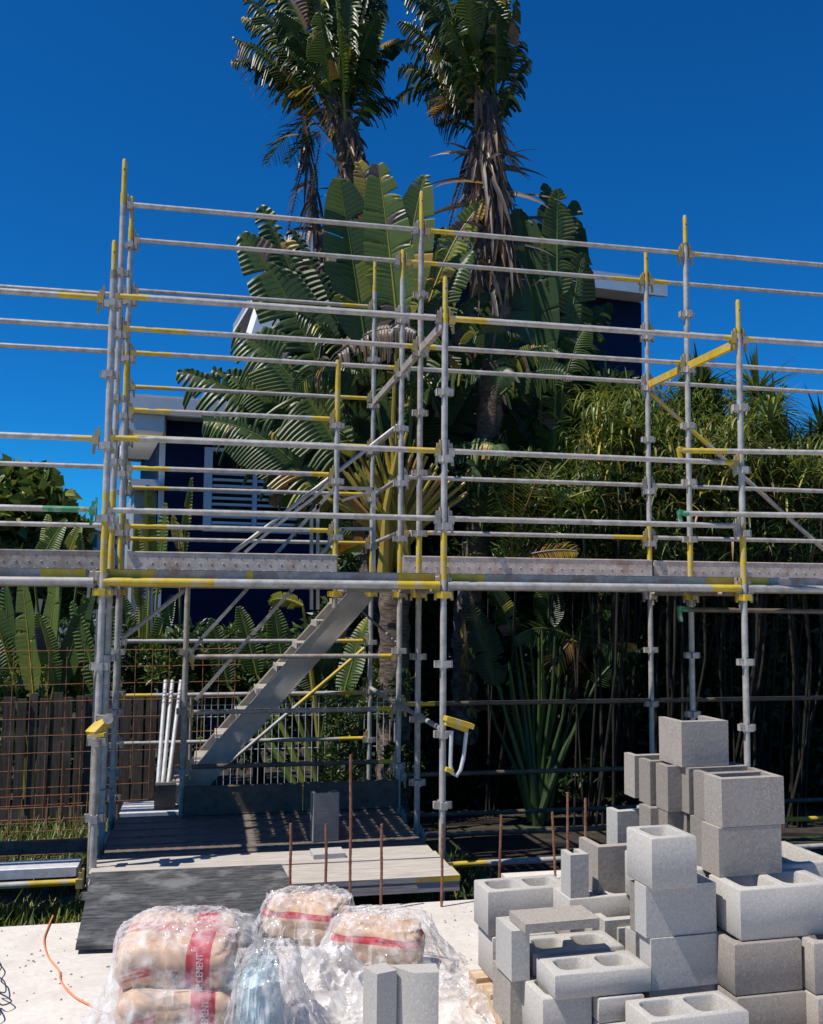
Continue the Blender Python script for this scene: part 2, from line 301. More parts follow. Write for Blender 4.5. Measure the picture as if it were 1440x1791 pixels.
# hop-up bracket at the middle pole
o=MB(); y=6.86
q=lambda px,py:on_y(px,py,y)
o.tube([q(790,1278),q(788,1338),q(791,1352),q(799,1357),q(806,1346),q(811,1325),q(816,1280)],.014,10); o.cur=1
o.bar(q(779,1256),q(826,1270),.11,.035); o.bar(q(780,1262),q(818,1275),.06,.05); o.bar(q(780,1345),q(792,1349),.05,.03)
P(o.build('hop_up_bracket',['galv_white','yellow_paint']))
o=MB(); o.cur=1; o.bar(on_y(160,1285,6.85),on_y(187,1258,6.95),.09,.05); o.bar(on_y(155,1288,6.85),on_y(185,1284,6.83),.07,.02); o.cur=0; o.bar(on_y(168,1254,6.95),on_y(195,1256,6.95),.05,.03)
o.tube([on_y(189,1257,6.86),on_y(192,1257,6.98)],.035,14); P(o.build('hop_up_bracket',['galv_dull','yellow_paint']))
g=MB(); g.tube([(X[0]+.03,6.99,.30),(X[0]+.03,6.99,.8)],.029,14); g.tube([(X[0]+.0,7.12,-.3),(X[0]+.0,7.12,1.7)],.022,12); P(g.build('sleeve_tube','galv_dull'))
# ------------------------------------------------------------------ planks
def plank(name,L,w,loc,rot,label,cat,group=None,mat='plank_steel',h=.05,dim=True,rows=3,step=.1,holes=False,caps=None,dot='cable_black'):
    g=MB()
    g.box(0,L,-w/2,w/2,-.004,0); g.box(0,L,-w/2,-w/2+.004,-h,-.004); g.box(0,L,w/2-.004,w/2,-h,-.004)
    g.box(0,.006,-w/2,w/2,-h,-.004); g.box(L-.006,L,-w/2,w/2,-h,-.004)
    for s_ in (-1,1): g.tube([(0,s_*(w/2-.006),0),(L,s_*(w/2-.006),0)],.006,6)
    if dim:
        n=int(L/step)
        for r_ in range(rows):
            for i in range(n):
                cx=(i+.5+(r_%2)*.5)*step+.01; cy=-w/2+w*(r_+.7)/(rows+.4)
                if cx>L-.02: continue
                k=8; vs=[]
                for rad,z in ((.012,.0004),(.008,.0028),(.0062,.0028),(.0056,.001)):
                    vs+=[(cx+rad*math.cos(2*PI*j/k),cy+rad*math.sin(2*PI*j/k),z) for j in range(k)]
                g.cur=0; g.add(vs,[(a*k+j,a*k+(j+1)%k,(a+1)*k+(j+1)%k,(a+1)*k+j) for a in range(3) for j in range(k)])
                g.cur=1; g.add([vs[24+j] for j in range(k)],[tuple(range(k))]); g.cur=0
    if caps:
        g.cur=2
        for a,b in caps: g.box(a,b,-w/2-.003,-w/2-.001,-h,.002); g.box(a,b,-w/2,w/2,.001,.003)
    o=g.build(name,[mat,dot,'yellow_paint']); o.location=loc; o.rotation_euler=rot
    return tag(o,label,cat,group)
TB='dimpled steel toe boards along the upper deck'
TR_=(R(90),0,0)
plank('toe_board',2.3,.2,(XL+.1,RY[2]-.03,2.07),TR_,'grey dimpled toe board left of the left yellow pole cluster','toe board',TB,mat='galv_dull',h=.04)
plank('toe_board',1.8,.2,(X[0]+.06,RY[2]-.03,2.07),TR_,'brown stained dimpled toe board in front of the house window and banana leaves','toe board',TB,h=.04)
plank('toe_board',2.42,.2,(X[1]+.02,RY[2]-.05,2.07),TR_,'brown stained dimpled toe board right of the braided fan palm base','toe board',TB,h=.04)
plank('toe_board',2.5,.2,(X[2]+.03,RY[2]-.03,2.065),TR_,'dimpled toe board at the right edge of the picture with striped shadows','toe board',TB,h=.04)
# upper deck planks: seen only along their front edge and from below
for i,(x0,L,lab) in enumerate(((XL+.03,2.38,'left of the left pole cluster'),(X[0]+.06,2.32,'between the left and the middle pole'),(X[1]+.06,2.32,'between the middle and the right pole'),(X[2]+.06,2.4,'right of the right pole'))):
    for j in range(5):
        mt='plank_holes' if i==1 else 'plank_steel'
        plank('deck_plank',L,.225,(x0,7.46+j*.232,1.965),(0,0,0),['front','second','third','fourth','rearmost'][j]+' upper deck plank '+lab,'scaffold plank','steel planks of the upper scaffold deck',mat=mt,dim=False,h=.06,caps=((0,.3),(.36,.44)) if i==1 and j==0 else (((2.1,2.32),) if (i in(1,2) and j==0) else None))
# front trim plank edge seen right above the ledger
for i,(x0,L,cap,lab) in enumerate(((XL+.05,2.3,((2.0,2.3),),'left of the left pole'),(X[0]+.05,2.34,((0,.32),(.95,1.0),(2.06,2.34)),'between left and middle pole'),(X[1]+.05,2.34,((0,.28),(2.1,2.34)),'between middle and right pole'),(X[2]+.05,2.3,((0,.2),),'right of the right pole'))):
    plank('deck_plank',L,.225,(x0,7.16,1.975),(0,0,0),'narrow steel outer plank lying above the front tube '+lab,'scaffold plank','outer planks of the upper scaffold deck',mat='galv_dull',dim=False,h=.06,caps=cap)
# lower deck
LD='perforated steel planks of the lower scaffold deck'
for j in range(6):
    plank('deck_plank',2.35,.225,(X[0]+.05,7.37+j*.235,-.065),(0,0,0),['front','second','third','fourth','fifth','rearmost'][j]+' shaded steel plank of the lower deck','scaffold plank',LD,h=.05,rows=3,step=.085,mat='deck_shaded',dot='galv_white')  # white discs paint the light seen through the plank holes
plank('deck_plank',.62,.225,(X[0]+.05,8.92,-.065),(0,0,0),'short sunlit steel plank beside the foot of the stairs','scaffold plank','sunlit planks at the stair foot',mat='galv_white',dim=False)  # pale copy of the deck steel, sunlight put into its colour
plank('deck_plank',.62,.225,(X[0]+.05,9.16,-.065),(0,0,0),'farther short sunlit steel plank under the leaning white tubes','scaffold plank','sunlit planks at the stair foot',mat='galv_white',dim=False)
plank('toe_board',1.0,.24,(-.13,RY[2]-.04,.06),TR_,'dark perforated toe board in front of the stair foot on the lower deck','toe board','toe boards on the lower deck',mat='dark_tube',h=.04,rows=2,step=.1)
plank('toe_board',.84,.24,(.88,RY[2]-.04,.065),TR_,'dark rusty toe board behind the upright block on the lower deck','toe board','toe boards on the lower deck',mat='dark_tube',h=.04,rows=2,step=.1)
plank('walk_plank',2.6,.225,(-3.4,7.2,-.04),(0,0,0),'sunlit bare steel plank left of the lower deck above the grass','scaffold plank',mat='galv_white',dim=False,h=.06)
plank('walk_plank',2.6,.09,(-3.4,7.62,-.03),(R(90),0,0),'dark perforated plank on edge at the foot of the rusty mesh','scaffold plank',mat='dark_tube',dim=True,rows=2,step=.1)
# timber planks in front
TM='sunlit timber planks in front of the lower deck'
for j,(y0,w,z) in enumerate(((6.38,.22,-.02),(6.61,.22,-.025),(6.84,.16,-.02),(7.01,.2,-.03))):
    g=MB(); x0,x1=-.66,1.69; n=14
    g.box(x0-.02*j,x1-.01*j,y0,y0+w,z-.035,z)
    if j==0: g.box(x0,x1,y0+.002,y0+.09,z-.1,z-.037)
    g.cur=1; g.box(x1-.3,x1+.003,y0-.003,y0-.001,z-.036,z) if j==0 else None; g.box(x1-.002-.01*j,x1+.004-.01*j,y0,y0+w,z-.034,z-.001)
    tag(g.build('timber_plank',['timber_plank','yellow_paint'],smooth=False),['frontmost sunlit timber plank with yellow painted end','second weathered timber plank carrying the small concrete piece','third narrow weathered timber plank behind the small concrete piece','rearmost reddish edged timber plank against the dark deck'][j],'timber plank',TM)
# black form ply ramp
g=MB(); a=on_z(152,1535,.012); b=on_z(497,1517,.012); c=on_z(505,1700,.03); d=on_z(132,1658,.03)
a=V((-.86,6.34,.02)); b=V((.42,6.34,.02)); 
d=on_z(132,1662,.022); c=on_z(560,1645,.022); b=on_z(492,1516,.024); a=on_z(160,1531,.024)
t=V((0,0,.018)); g.add([d,c,b,a,d+t,c+t,b+t,a+t],[(0,3,2,1),(4,5,6,7),(0,1,5,4),(1,2,6,5),(2,3,7,6),(3,0,4,7)])
tag(g.build('plywood_sheet','form_ply',smooth=False),'scuffed black formwork plywood sheet lying from the slab up to the timber planks','plywood')
# ------------------------------------------------------------------ stair
Y1,Y2=8.95,9.62
sb=on_y(303,1400,Y1); stp=on_y(628,1030,Y1)
stair=thing('scaffold_stair','aluminium scaffold stair flight rising from the lower deck to the upper deck','stair',(sb.x,Y1,-.06))
def SP(o): o.parent=stair; o.location=V(o.location)-stair.location; return o
dirs=(stp-sb); dirs.y=0; L=dirs.length; dn=dirs.normalized(); nn=V((-dn.z,0,dn.x))
for yy in (Y1,Y2):
    g=MB(); p0=V((sb.x,yy,sb.z)); g.bar(p0+nn*-.05,p0+dn*L+nn*-.05,.03,.20,up=nn); g.bar(p0+nn*.05,p0+dn*L+nn*.05,.045,.012,up=nn); g.bar(p0+nn*-.15,p0+dn*L+nn*-.15,.045,.012,up=nn)
    for i in range(2): 
        c=p0+dn*(L*(.3+.4*i)); g.tube([c+V((0,-.017,0))-nn*.05,c+V((0,-.02,0))-nn*.05],.05,18)
    SP(g.build('stringer','aluminium',smooth=False))
nt_=9
for i in range(nt_):
    c=sb+dn*(L*(i+.6)/nt_)-nn*.035; g=MB(); g.box(c.x-.125,c.x+.10,Y1+.02,Y2-.02,c.z-.012,c.z+.015); g.box(c.x-.145,c.x-.134,Y1+.02,Y2-.02,c.z-.04,c.z+.015)
    SP(g.build('tread','aluminium',smooth=False))
g=MB(); g.box(stp.x-.12,stp.x+.5,Y1-.02,Y2+.02,stp.z-.03,stp.z+.05); SP(g.build('landing','galv_dull',smooth=False))
g=MB(); g.box(sb.x-.16,sb.x+.02,Y1-.03,Y1+.12,-.06,.14); SP(g.build('foot','dark_tube',smooth=False))
yh=9.0
def hp(*pts,y=yh,w=.03):
    g=MB(); q=[on_y(a,b,y) for a,b in pts]
    for a,b in zip(q,q[1:]): g.bar(a,b+(b-a).normalized()*.01,w,w)
    SP(g.build('handrail','galv',smooth=False))
hp((654,1003),(654,855),(586,853),(560,882),(487,965),(430,1033),(353,1117),(332,1146))
hp((652,925),(600,925),(508,1035),(440,1111),(344,1223))
hp((545,1066),(545,897)); hp((556,1066),(556,884))
hp((585,835),(550,870),(476,925),(430,965),y=9.6); hp((700,846),(655,858),(600,875),y=9.55,w=.025)
g=MB(); 
for px in (320,): g.bar(on_y(px,1405,8.85),on_y(px+4,1150,8.85),.07,.05)
SP(g.build('gate_post','galv_dull',smooth=False))
# leaning white tubes
for i,(x0,x1,lab) in enumerate(((275,290,'leftmost'),(283,302,'middle'),(292,317,'rightmost'))):
    g=MB(); g.tube([on_y(x0,1390,9.2),on_y(x1,1190,9.75)],.019,10)
    tag(g.build('loose_tube','galv_white'),lab+' of the three white tubes leaning behind the stair foot','tube','white tubes leaning behind the stairs')
# ------------------------------------------------------------------ blocks
def bev(bm,w=.004):
    ed=[e for e in bm.edges if len(e.link_faces)==2 and e.calc_face_angle(0)>.5]
    bmesh.ops.bevel(bm,geom=ed,offset=w,segments=2,affect='EDGES',profile=.6)
def bm_obj(name,bm,mat,smooth=True):
    me=bpy.data.meshes.new(name); bmesh.ops.recalc_face_normals(bm,faces=bm.faces); bm.to_mesh(me); bm.free(); me.materials.append(MAT[mat])
    if smooth: me.shade_smooth(); me.set_sharp_from_angle(angle=R(50))
    o=bpy.data.objects.new(name,me); COL.objects.link(o); return o
def prism(poly,h,z0=0):
    bm=bmesh.new(); a=[bm.verts.new((x,y,z0)) for x,y in poly]; b=[bm.verts.new((x,y,z0+h)) for x,y in poly]; n=len(poly)
    bm.faces.new(a[::-1]); bm.faces.new(b)
    for i in range(n): bm.faces.new((a[i],a[(i+1)%n],b[(i+1)%n],b[i]))
    return bm
def rrect(x0,x1,y0,y1,r,k=4):
    out=[]
    for cx,cy,a0 in ((x1-r,y1-r,0),(x0+r,y1-r,90),(x0+r,y0+r,180),(x1-r,y0+r,270)):
        for i in range(k+1): a=R(a0+90*i/k); out.append((cx+r*math.cos(a),cy+r*math.sin(a)))
    return out
def hollow(w,d,h,cells=2,wall=.032,along='x'):
    """concrete masonry unit with through cells; origin = front-left-bottom corner"""
    if along=='y': w,d=d,w
    bm=bmesh.new(); c=.005; k=4
    for i in range(cells):
        x0=w*i/cells; x1=w*(i+1)/cells; l=(i==0); r_=(i==cells-1)
        xi0=x0+(wall if l else wall*.5); xi1=x1-(wall if r_ else wall*.5)
        def outer(ins):
            a0=x0+(ins if l else 0); a1=x1-(ins if r_ else 0); return rrect(a0,a1,ins,d-ins,.0005,k)
        def ring(pts,z,o=False):
            if o: pts=[((x0 if (not l and x<x0+.001) else x1 if (not r_ and x>x1-.001) else x),y) for x,y in pts]
            return [bm.verts.new((x,y,z)) for x,y in pts]
        rings=[ring(outer(c),0,1),ring(outer(0),c,1),ring(outer(0),h-c,1),ring(outer(c),h,1),
               ring(rrect(xi0-.004,xi1+.004,wall-.004,d-wall+.004,.03,k),h),ring(rrect(xi0,xi1,wall,d-wall,.028,k),h-.006),ring(rrect(xi0+.006,xi1-.006,wall+.006,d-wall-.006,.024,k),0)]
        n=len(rings[0]); rings.append(rings[0])
        for A,B in zip(rings,rings[1:]):
            for j in range(n):
                try: bm.faces.new((A[j],A[(j+1)%n],B[(j+1)%n],B[j]))
                except ValueError: pass
    bmesh.ops.remove_doubles(bm,verts=bm.verts,dist=.0012)
    mids=[w*i/cells for i in range(1,cells)]
    bad=[f for f in bm.faces if any(all(abs(v.co.x-mx_)<1e-4 for v in f.verts) for mx_ in mids)]
    if bad: bmesh.ops.delete(bm,geom=bad,context='FACES_ONLY')
    if along=='y':
        bmesh.ops.transform(bm,matrix=Matrix(((0,1,0,0),(1,0,0,0),(0,0,1,0),(0,0,0,1))),verts=bm.verts)
    return bm
def ublock(w,d,h,wall=.03):  # open-topped channel block
    poly=[(0,0),(w,0),(w,d),(0,d)]
    bm=bmesh.new(); g=MB()
    # channel running across: walls at front and back, floor between, open above
    prof=[(0,0),(d,0),(d,h),(d-wall,h),(d-wall-.006,.05),(wall+.006,.05),(wall,h),(0,h)]
    a=[bm.verts.new((0,y,z)) for y,z in prof]; b=[bm.verts.new((w,y,z)) for y,z in prof]; n=len(prof)
    bm.faces.new(a); bm.faces.new(b[::-1])
    for i in range(n): bm.faces.new((a[i],b[i],b[(i+1)%n],a[(i+1)%n]))
    bev(bm); return bm
def hshape(w,d,h,t=.03):  # half-open block with one end recess seen from above
    poly=[(0,0),(w,0),(w,d),(w-t,d),(w-t,t+.01),(t,t+.01),(t,d),(0,d)]
    bm=prism(poly,h); bev(bm); return bm
def armed(w,d,h):
    t=.04; bm=prism([(0,0),(w,0),(w,d),(w-t,d),(w-t,.09),(w*.52+t/2,.09),(w*.52+t/2,d),(w*.52-t/2,d),(w*.52-t/2,.09),(0,.09)],h); bev(bm); return bm
def solid(w,d,h): bm=prism([(0,0),(w,0),(w,d),(0,d)],h); bev(bm,.003); return bm
YAW=R(3.2)
def place(kind,px,py,zt,w,d,h,mat,label,group='concrete blocks stacked on the pallets',yaw=None,**kw):
    p=on_z(px,py,zt); bm={'hollow':hollow,'u':ublock,'h':hshape,'solid':solid,'armed':armed}[kind](w,d,h,**kw)
    for v in bm.verts:   # slightly worn outline
        q=v.co; n_=noise.noise_vector(V((q.x*22+px,q.y*22+py,q.z*22)))*.0009; v.co=q+n_
    o=bm_obj('concrete_block',bm,mat); o.location=(p.x,p.y,zt-h); o.rotation_euler=(0,0,YAW if yaw is None else yaw)
    return tag(o,label,'concrete block',group)
G,B,T='block_grey','block_brown','block_tan'
place('hollow',1140,1467,.91,.19,.20,.19,G,'pale square block on top of the near middle column',cells=1)
place('armed',1130,1552,.72,.30,.33,.188,G,'pale grey block directly under the square top block')
place('armed',1139,1643,.53,.305,.33,.188,G,'pale grey block second below the square top block')
place('hollow',1139,1787,.34,.39,.19,.188,G,'two hole block at the bottom edge in front of the near middle column')
place('hollow',1295,1557,.72,.42,.22,.188,G,'long grey block with open cells at the right edge',wall=.04,yaw=R(2))
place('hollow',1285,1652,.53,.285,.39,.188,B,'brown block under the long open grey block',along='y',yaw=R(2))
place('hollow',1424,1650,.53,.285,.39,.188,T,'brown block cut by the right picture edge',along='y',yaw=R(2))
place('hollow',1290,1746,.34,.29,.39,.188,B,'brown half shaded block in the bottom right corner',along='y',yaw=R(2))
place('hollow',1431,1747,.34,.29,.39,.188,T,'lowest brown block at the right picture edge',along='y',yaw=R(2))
# rear brown stack, like books
tops=((1262,1363),(1236,1354),(1205,1344),(1168,1341),(1137,1332),(1110,1322)); nm=['nearest','second','third','fourth','fifth','rearmost']
for i,(px,py) in enumerate(tops):
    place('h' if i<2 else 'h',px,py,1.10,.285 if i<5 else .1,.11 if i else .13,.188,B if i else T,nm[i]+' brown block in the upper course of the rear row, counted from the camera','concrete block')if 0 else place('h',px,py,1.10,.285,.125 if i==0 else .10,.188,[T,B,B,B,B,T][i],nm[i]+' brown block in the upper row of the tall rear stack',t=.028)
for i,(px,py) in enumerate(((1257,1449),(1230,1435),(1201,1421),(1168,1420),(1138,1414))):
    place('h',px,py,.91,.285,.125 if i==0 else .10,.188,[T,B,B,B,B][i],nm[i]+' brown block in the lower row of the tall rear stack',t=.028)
place('h',1192,1263,1.29,.225,.19,.188,T,'tan block crowning the tall rear stack')
p=on_z(1150,1530,.72); 
for dx,dy,lab in ((.0,.02,'left'),(.40,.02,'right')):
    bm=hollow(.39,.35,.188); o=bm_obj('concrete_block',bm,G); q=on_z(1165,1525,.72); o.location=(q.x+dx,q.y+dy-.02,.532); o.rotation_euler=(0,0,YAW)
    tag(o,'half hidden grey block carrying the '+lab+' side of the tall rear stack','concrete block','concrete blocks stacked on the pallets')
# left group
place('h',1080,1420,.84,.19,.10,.31,G,'pale block standing on end behind the brown cube block',t=.03,yaw=R(6))
place('h',1046,1482,.72,.28,.19,.20,T,'brown cube like block on the thin paver',yaw=R(4))
place('solid',1043,1568,.515,.30,.2,.035,T,'thin paver under the brown cube like block',group='loose thin pavers')
place('h',998,1496,.71,.085,.10,.19,G,'thin pale block left of the brown cube like block',t=.025)
place('hollow',854,1560,.53,.39,.19,.188,G,'two hole grey block at the top left of the left pile',wall=.035)
place('hollow',862,1640,.338,.39,.19,.187,G,'grey block under the top left two hole block')
place('solid',895,1629,.53,.075,.17,.188,G,'narrow block on edge under the loose paver',yaw=R(4))
place('solid',893,1712,.341,.06,.2,.19,T,'lower narrow block on edge above the pallet board')
place('solid',1036,1618,.44,.10,.10,.188,G,'small block end under the right side of the loose paver')
place('solid',919,1617,.568,.31,.17,.034,T,'loose brown paver lying tilted over two block ends',group='loose thin pavers')
place('hollow',933,1668,.43,.39,.19,.088,G,'rear of the two low blocks with rounded holes',wall=.043)
place('hollow',971,1706,.432,.385,.19,.09,G,'front of the two low blocks with rounded holes',wall=.043,yaw=R(1.5))
place('hollow',950,1748,.34,.195,.39,.188,G,'block end under the left half of the front low block',cells=2,along='y')
place('hollow',1048,1747,.338,.185,.39,.09,G,'low block end under the right half of the front low block',cells=2,along='y')
place('hollow',1052,1795,.246,.19,.38,.094,G,'lowest block end at the bottom edge beside the two hole block',cells=2,along='y')
place('h',1058,1611,.47,.25,.10,.188,G,'grey block wedged behind the near middle column',t=.03)
place('h',1082,1624,.44,.13,.09,.188,G,'small grey block left of the near middle column',t=.03)
place('h',1112,1546,.70,.03,.05,.188,B,'dark narrow block behind the left edge of the near middle column',t=.03)
place('h',1112,1633,.47,.05,.09,.188,G,'pale narrow block low behind the near middle column',t=.02)
# hidden supports
for px,py,zt,w,d,lab in ((1000,1575,.53,.39,.19,'shaded block below the thin pale block'),(1010,1640,.34,.39,.19,'shaded low block in the middle of the pile'),(1140,1735,.34,.3,.19,'hidden lowest block behind the near middle column')):
    q=on_z(px,py,zt); bm=hollow(w,d,.187); o=bm_obj('concrete_block',bm,G); o.location=(q.x,q.y+.02,zt-.188); o.rotation_euler=(0,0,YAW); tag(o,lab,'concrete block','concrete blocks stacked on the pallets')
# pallets
def pallet(origin,label,w=1.16,d=1.16,yaw=R(4)):
    t=thing('pallet',label,'pallet',origin,yaw,'timber pallets under the blocks')
    for i in range(7):
        y0=i*(d-.1)/6; g=MB(); g.box(0,w,y0,y0+.1,.128,.148); g.build('deck_board','pallet_wood',t,False)
    for i in range(3):
        x0=i*(w-.075)/2; g=MB(); g.box(x0+.002,x0+.075,.002,d-.002,.022,.127); g.build('bearer','pallet_wood',t,False)
    for i in range(3):
        y0=i*(d-.1)/2; g=MB(); g.box(0,w,y0,y0+.1,.001,.021); g.build('bottom_board','pallet_wood',t,False)
    return t
pb=on_z(820,1697,.148); ax=V((math.cos(R(4)),math.sin(R(4)),0)); ay=V((-math.sin(R(4)),math.cos(R(4)),0))
o0=pb-ay*1.16; pallet((o0.x,o0.y,0),'timber pallet with its raw edge showing under the left block pile')
o1=o0+ax*1.2+ay*.05; pallet((o1.x,o1.y,0),'timber pallet hidden under the right hand blocks')
# block on the scaffold deck and small piece
p=on_z(548,1473,-.06); bm=hshape(.2,.11,.36); o=bm_obj('concrete_block',bm,'block_brown'); o.location=(p.x,p.y,-.06); o.rotation_euler=(0,0,R(8)); tag(o,'brown block standing upright on the lower scaffold deck','concrete block')
p=on_z(549,1496,.01); bm=solid(.225,.17,.035); o=bm_obj('concrete_paver',bm,G); o.location=(p.x,p.y-.0,-.022); o.rotation_euler=(0,0,R(3)); tag(o,'small pale concrete piece lying on the timber planks','paver','loose thin pavers')
# upright channel blocks by the bags
def chan(w,d,h):   # vertical channel open towards the camera, tapering inner cheeks
    bm=prism([(0,0),(.07,0),(.105,.16),(.15,.16),(.185,0),(w,0),(w,d),(0,d)],h); bev(bm,.004); return bm
p=on_z(660,1704,.39)
q=on_z(637,1700,.39)
bm=prism([(0,0),(.085,0),(.085,.09),(-.012,.09)],.39); bev(bm); o=bm_obj('concrete_block',bm,G); o.location=(p.x,p.y,0); o.rotation_euler=(0,0,R(18)); tag(o,'left of the two upright pale blocks before the rear cement bag','concrete block','upright blocks beside the cement bags')
p=on_z(722,1702,.39)
bm=prism([(0,0),(.10,0),(.10,.09),(-.085,.09)],.39); bev(bm); o=bm_obj('concrete_block',bm,G); o.location=(p.x,p.y,0); o.rotation_euler=(0,0,R(-6)); tag(o,'right of the two upright pale blocks before the rear cement bag','concrete block','upright blocks beside the cement bags')
# ------------------------------------------------------------------ rebar starter bars
for i,(px,pt,pb_,lab) in enumerate(((508,1440,1560,'starter bar at the corner of the black plywood'),(570,1441,1572,'starter bar in front of the small pale concrete piece'),(613,1320,1574,'tallest starter bar, twice as high as its neighbours'),(667,1441,1570,'starter bar right of the tallest one'),(773,1440,1562,'starter bar in front of the middle scaffold pole'))):
    b_=on_y(px,pb_,5.7); t_=on_y(px+1,pt,5.72); g=MB(); n=34; L=(t_-b_).length
    b_.z=-.02; pts=[b_+(t_-b_)*(j/n)+V((.0012*math.sin(j*.3+i),0,0)) for j in range(n+1)]
    g.tube(pts,[.0075+(.0016 if j%2 else 0) for j in range(n+1)],8); tag(g.build('rebar','rebar_rust'),'rusty '+lab,'rebar','starter bars along the slab edge')
for i,(px,pt,pb_,lab) in enumerate(((877,1425,1542,'leftmost of the four starter bars behind the left block pile'),(966,1420,1537,'second of the four starter bars behind the left block pile'),(993,1386,1480,'third bar, leaning beside the thin pale block'),(1024,1396,1466,'rightmost bar just left of the block standing on end'))):
    F=5.75 if i<2 else 6.3; b_=on_z(px-(4 if i!=1 else -6),pb_,0) if i<2 else at(px,pb_+60,F); b_.z=-.02; t_=at(px,pt,b_.dot(Fh)); g=MB(); n=34
    g.tube([b_+(t_-b_)*(j/n) for j in range(n+1)],[.0075+(.0016 if j%2 else 0) for j in range(n+1)],8); tag(g.build('rebar','rebar_rust'),'rusty '+lab,'rebar','starter bars along the slab edge')
# ------------------------------------------------------------------ cement bags and plastic
def fbm(p,s): return noise.fractal(V(p)*s,1,2,4)
def pillow(w,d,h,seed,ex=.26,amp=.012,n=56,m_=30):
    g=MB(); vs=[]
    sg=lambda c,e: math.copysign(abs(c)**e,c)
    for i in range(m_+1):
        ph=-PI/2+PI*i/m_
        for j in range(n*2):
            th=2*PI*j/(n*2)
            x=w/2*sg(math.cos(ph),ex*1.3)*sg(math.cos(th),ex); y=d/2*sg(math.cos(ph),ex*1.3)*sg(math.sin(th),ex); z=h/2*sg(math.sin(ph),.7)
            k=1+.0; nv=V((x,y,z)); dsp=amp*.6*fbm((x+seed,y,z),6)-amp*.9*max(0,1-abs(noise.noise(V((x*11+seed,y*5,z*14))))*5)+amp*.6*math.sin(x*40+seed)*math.cos(y*23)*.3
            vs.append(nv+nv.normalized()*dsp)
    N2=n*2; g.add(vs,[(i*N2+j,i*N2+(j+1)%N2,(i+1)*N2+(j+1)%N2,(i+1)*N2+j) for i in range(m_) for j in range(N2)])
    return g
def text_on(parent,body,size,loc,rot,mat,name='printed_text',depth=.0015):
    cu=bpy.data.curves.new(name,'FONT'); cu.body=body; cu.size=size; cu.extrude=depth; cu.align_x='CENTER'; cu.align_y='CENTER'
    o=bpy.data.objects.new(name,cu); dg=bpy.context.evaluated_depsgraph_get(); COL.objects.link(o); bpy.context.view_layer.update()
    me=bpy.data.meshes.new_from_object(o.evaluated_get(bpy.context.evaluated_depsgraph_get())); COL.objects.unlink(o); bpy.data.objects.remove(o)
    q=bpy.data.objects.new(name,me); COL.objects.link(q); me.materials.clear(); me.materials.append(MAT[mat]); q.parent=parent; q.location=loc; q.rotation_euler=rot; return q
base=on_z(300,1770,.25); bx,by=base.x,base.y
bx+=.02
BG='cement bags stacked under clear plastic'
bags=[(0.0,.13,.10,0,.42,.35,.20),(.0,.09,.265,R(3),.41,.35,.19),(.0,.14,.425,R(-4),.40,.36,.18)]
labs=['lowest cement bag of the big plastic wrapped stack','middle cement bag of the big plastic wrapped stack','top cement bag of the big plastic wrapped stack with a red band']
for i,(dx,dy,z,rz,w,d,h) in enumerate(bags):
    g=pillow(w+.04,d,h,i*5.3,amp=.014); o=g.build('cement_bag','bag_paper'); o.location=(bx+dx,by+dy,z); o.rotation_euler=(R(8),R(-1+i),-PHI*.4+rz); tag(o,labs[i],'cement bag',BG)
    yf=-d/2-.004
    text_on(o,'GP CEMENT',.036,(.110,yf-.002,.006),(R(90),R(-90),0),'white_text').scale=(.8,1,1)
    text_on(o,'20kg',.03,(.015,yf-.006,-.01),(R(90),R(-90),0),'dark_text')
    g=MB(); k=V((-.12,yf-.006,.0))
    for a in range(3): g.add([k+V((-.06,0,-.03+.018*a)),k+V((.05,0,.0+.016*a)),k+V((.05,0,.012+.016*a)),k+V((-.05,0,-.022+.018*a))],[(0,1,2,3)])
    g.build('printed_wing','cable_orange',o).data.materials[0]=MAT['red_print'] if 'red_print' in MAT else noisy('red_print',(.5,.03,.05),(.58,.06,.08),10,.7)
def small_stack(px,py,z0,w,rz,labels,n=2,key='rear left'):
    b=on_z(px,py,0)
    for i in range(n):
        g=pillow(w,.31,.20,px+i,amp=.02); o=g.build('cement_bag','bag_paper_side' if i==n-1 else 'bag_paper_plain'); o.location=(b.x+.01*i,b.y+.14,.10+z0+i*.135); o.rotation_euler=(0,R(2-3*i),rz); tag(o,labels[i],'cement bag','cement bags in small plastic bundles')
    return b
b1=small_stack(540,1655,0,.42,R(-16),['wrapped cement bag with a pink stripe beside the black plywood'],n=1)
b2=small_stack(672,1716,.03,.44,R(-20),['wrapped cement bag with a pink stripe behind the upright blocks'],n=1)
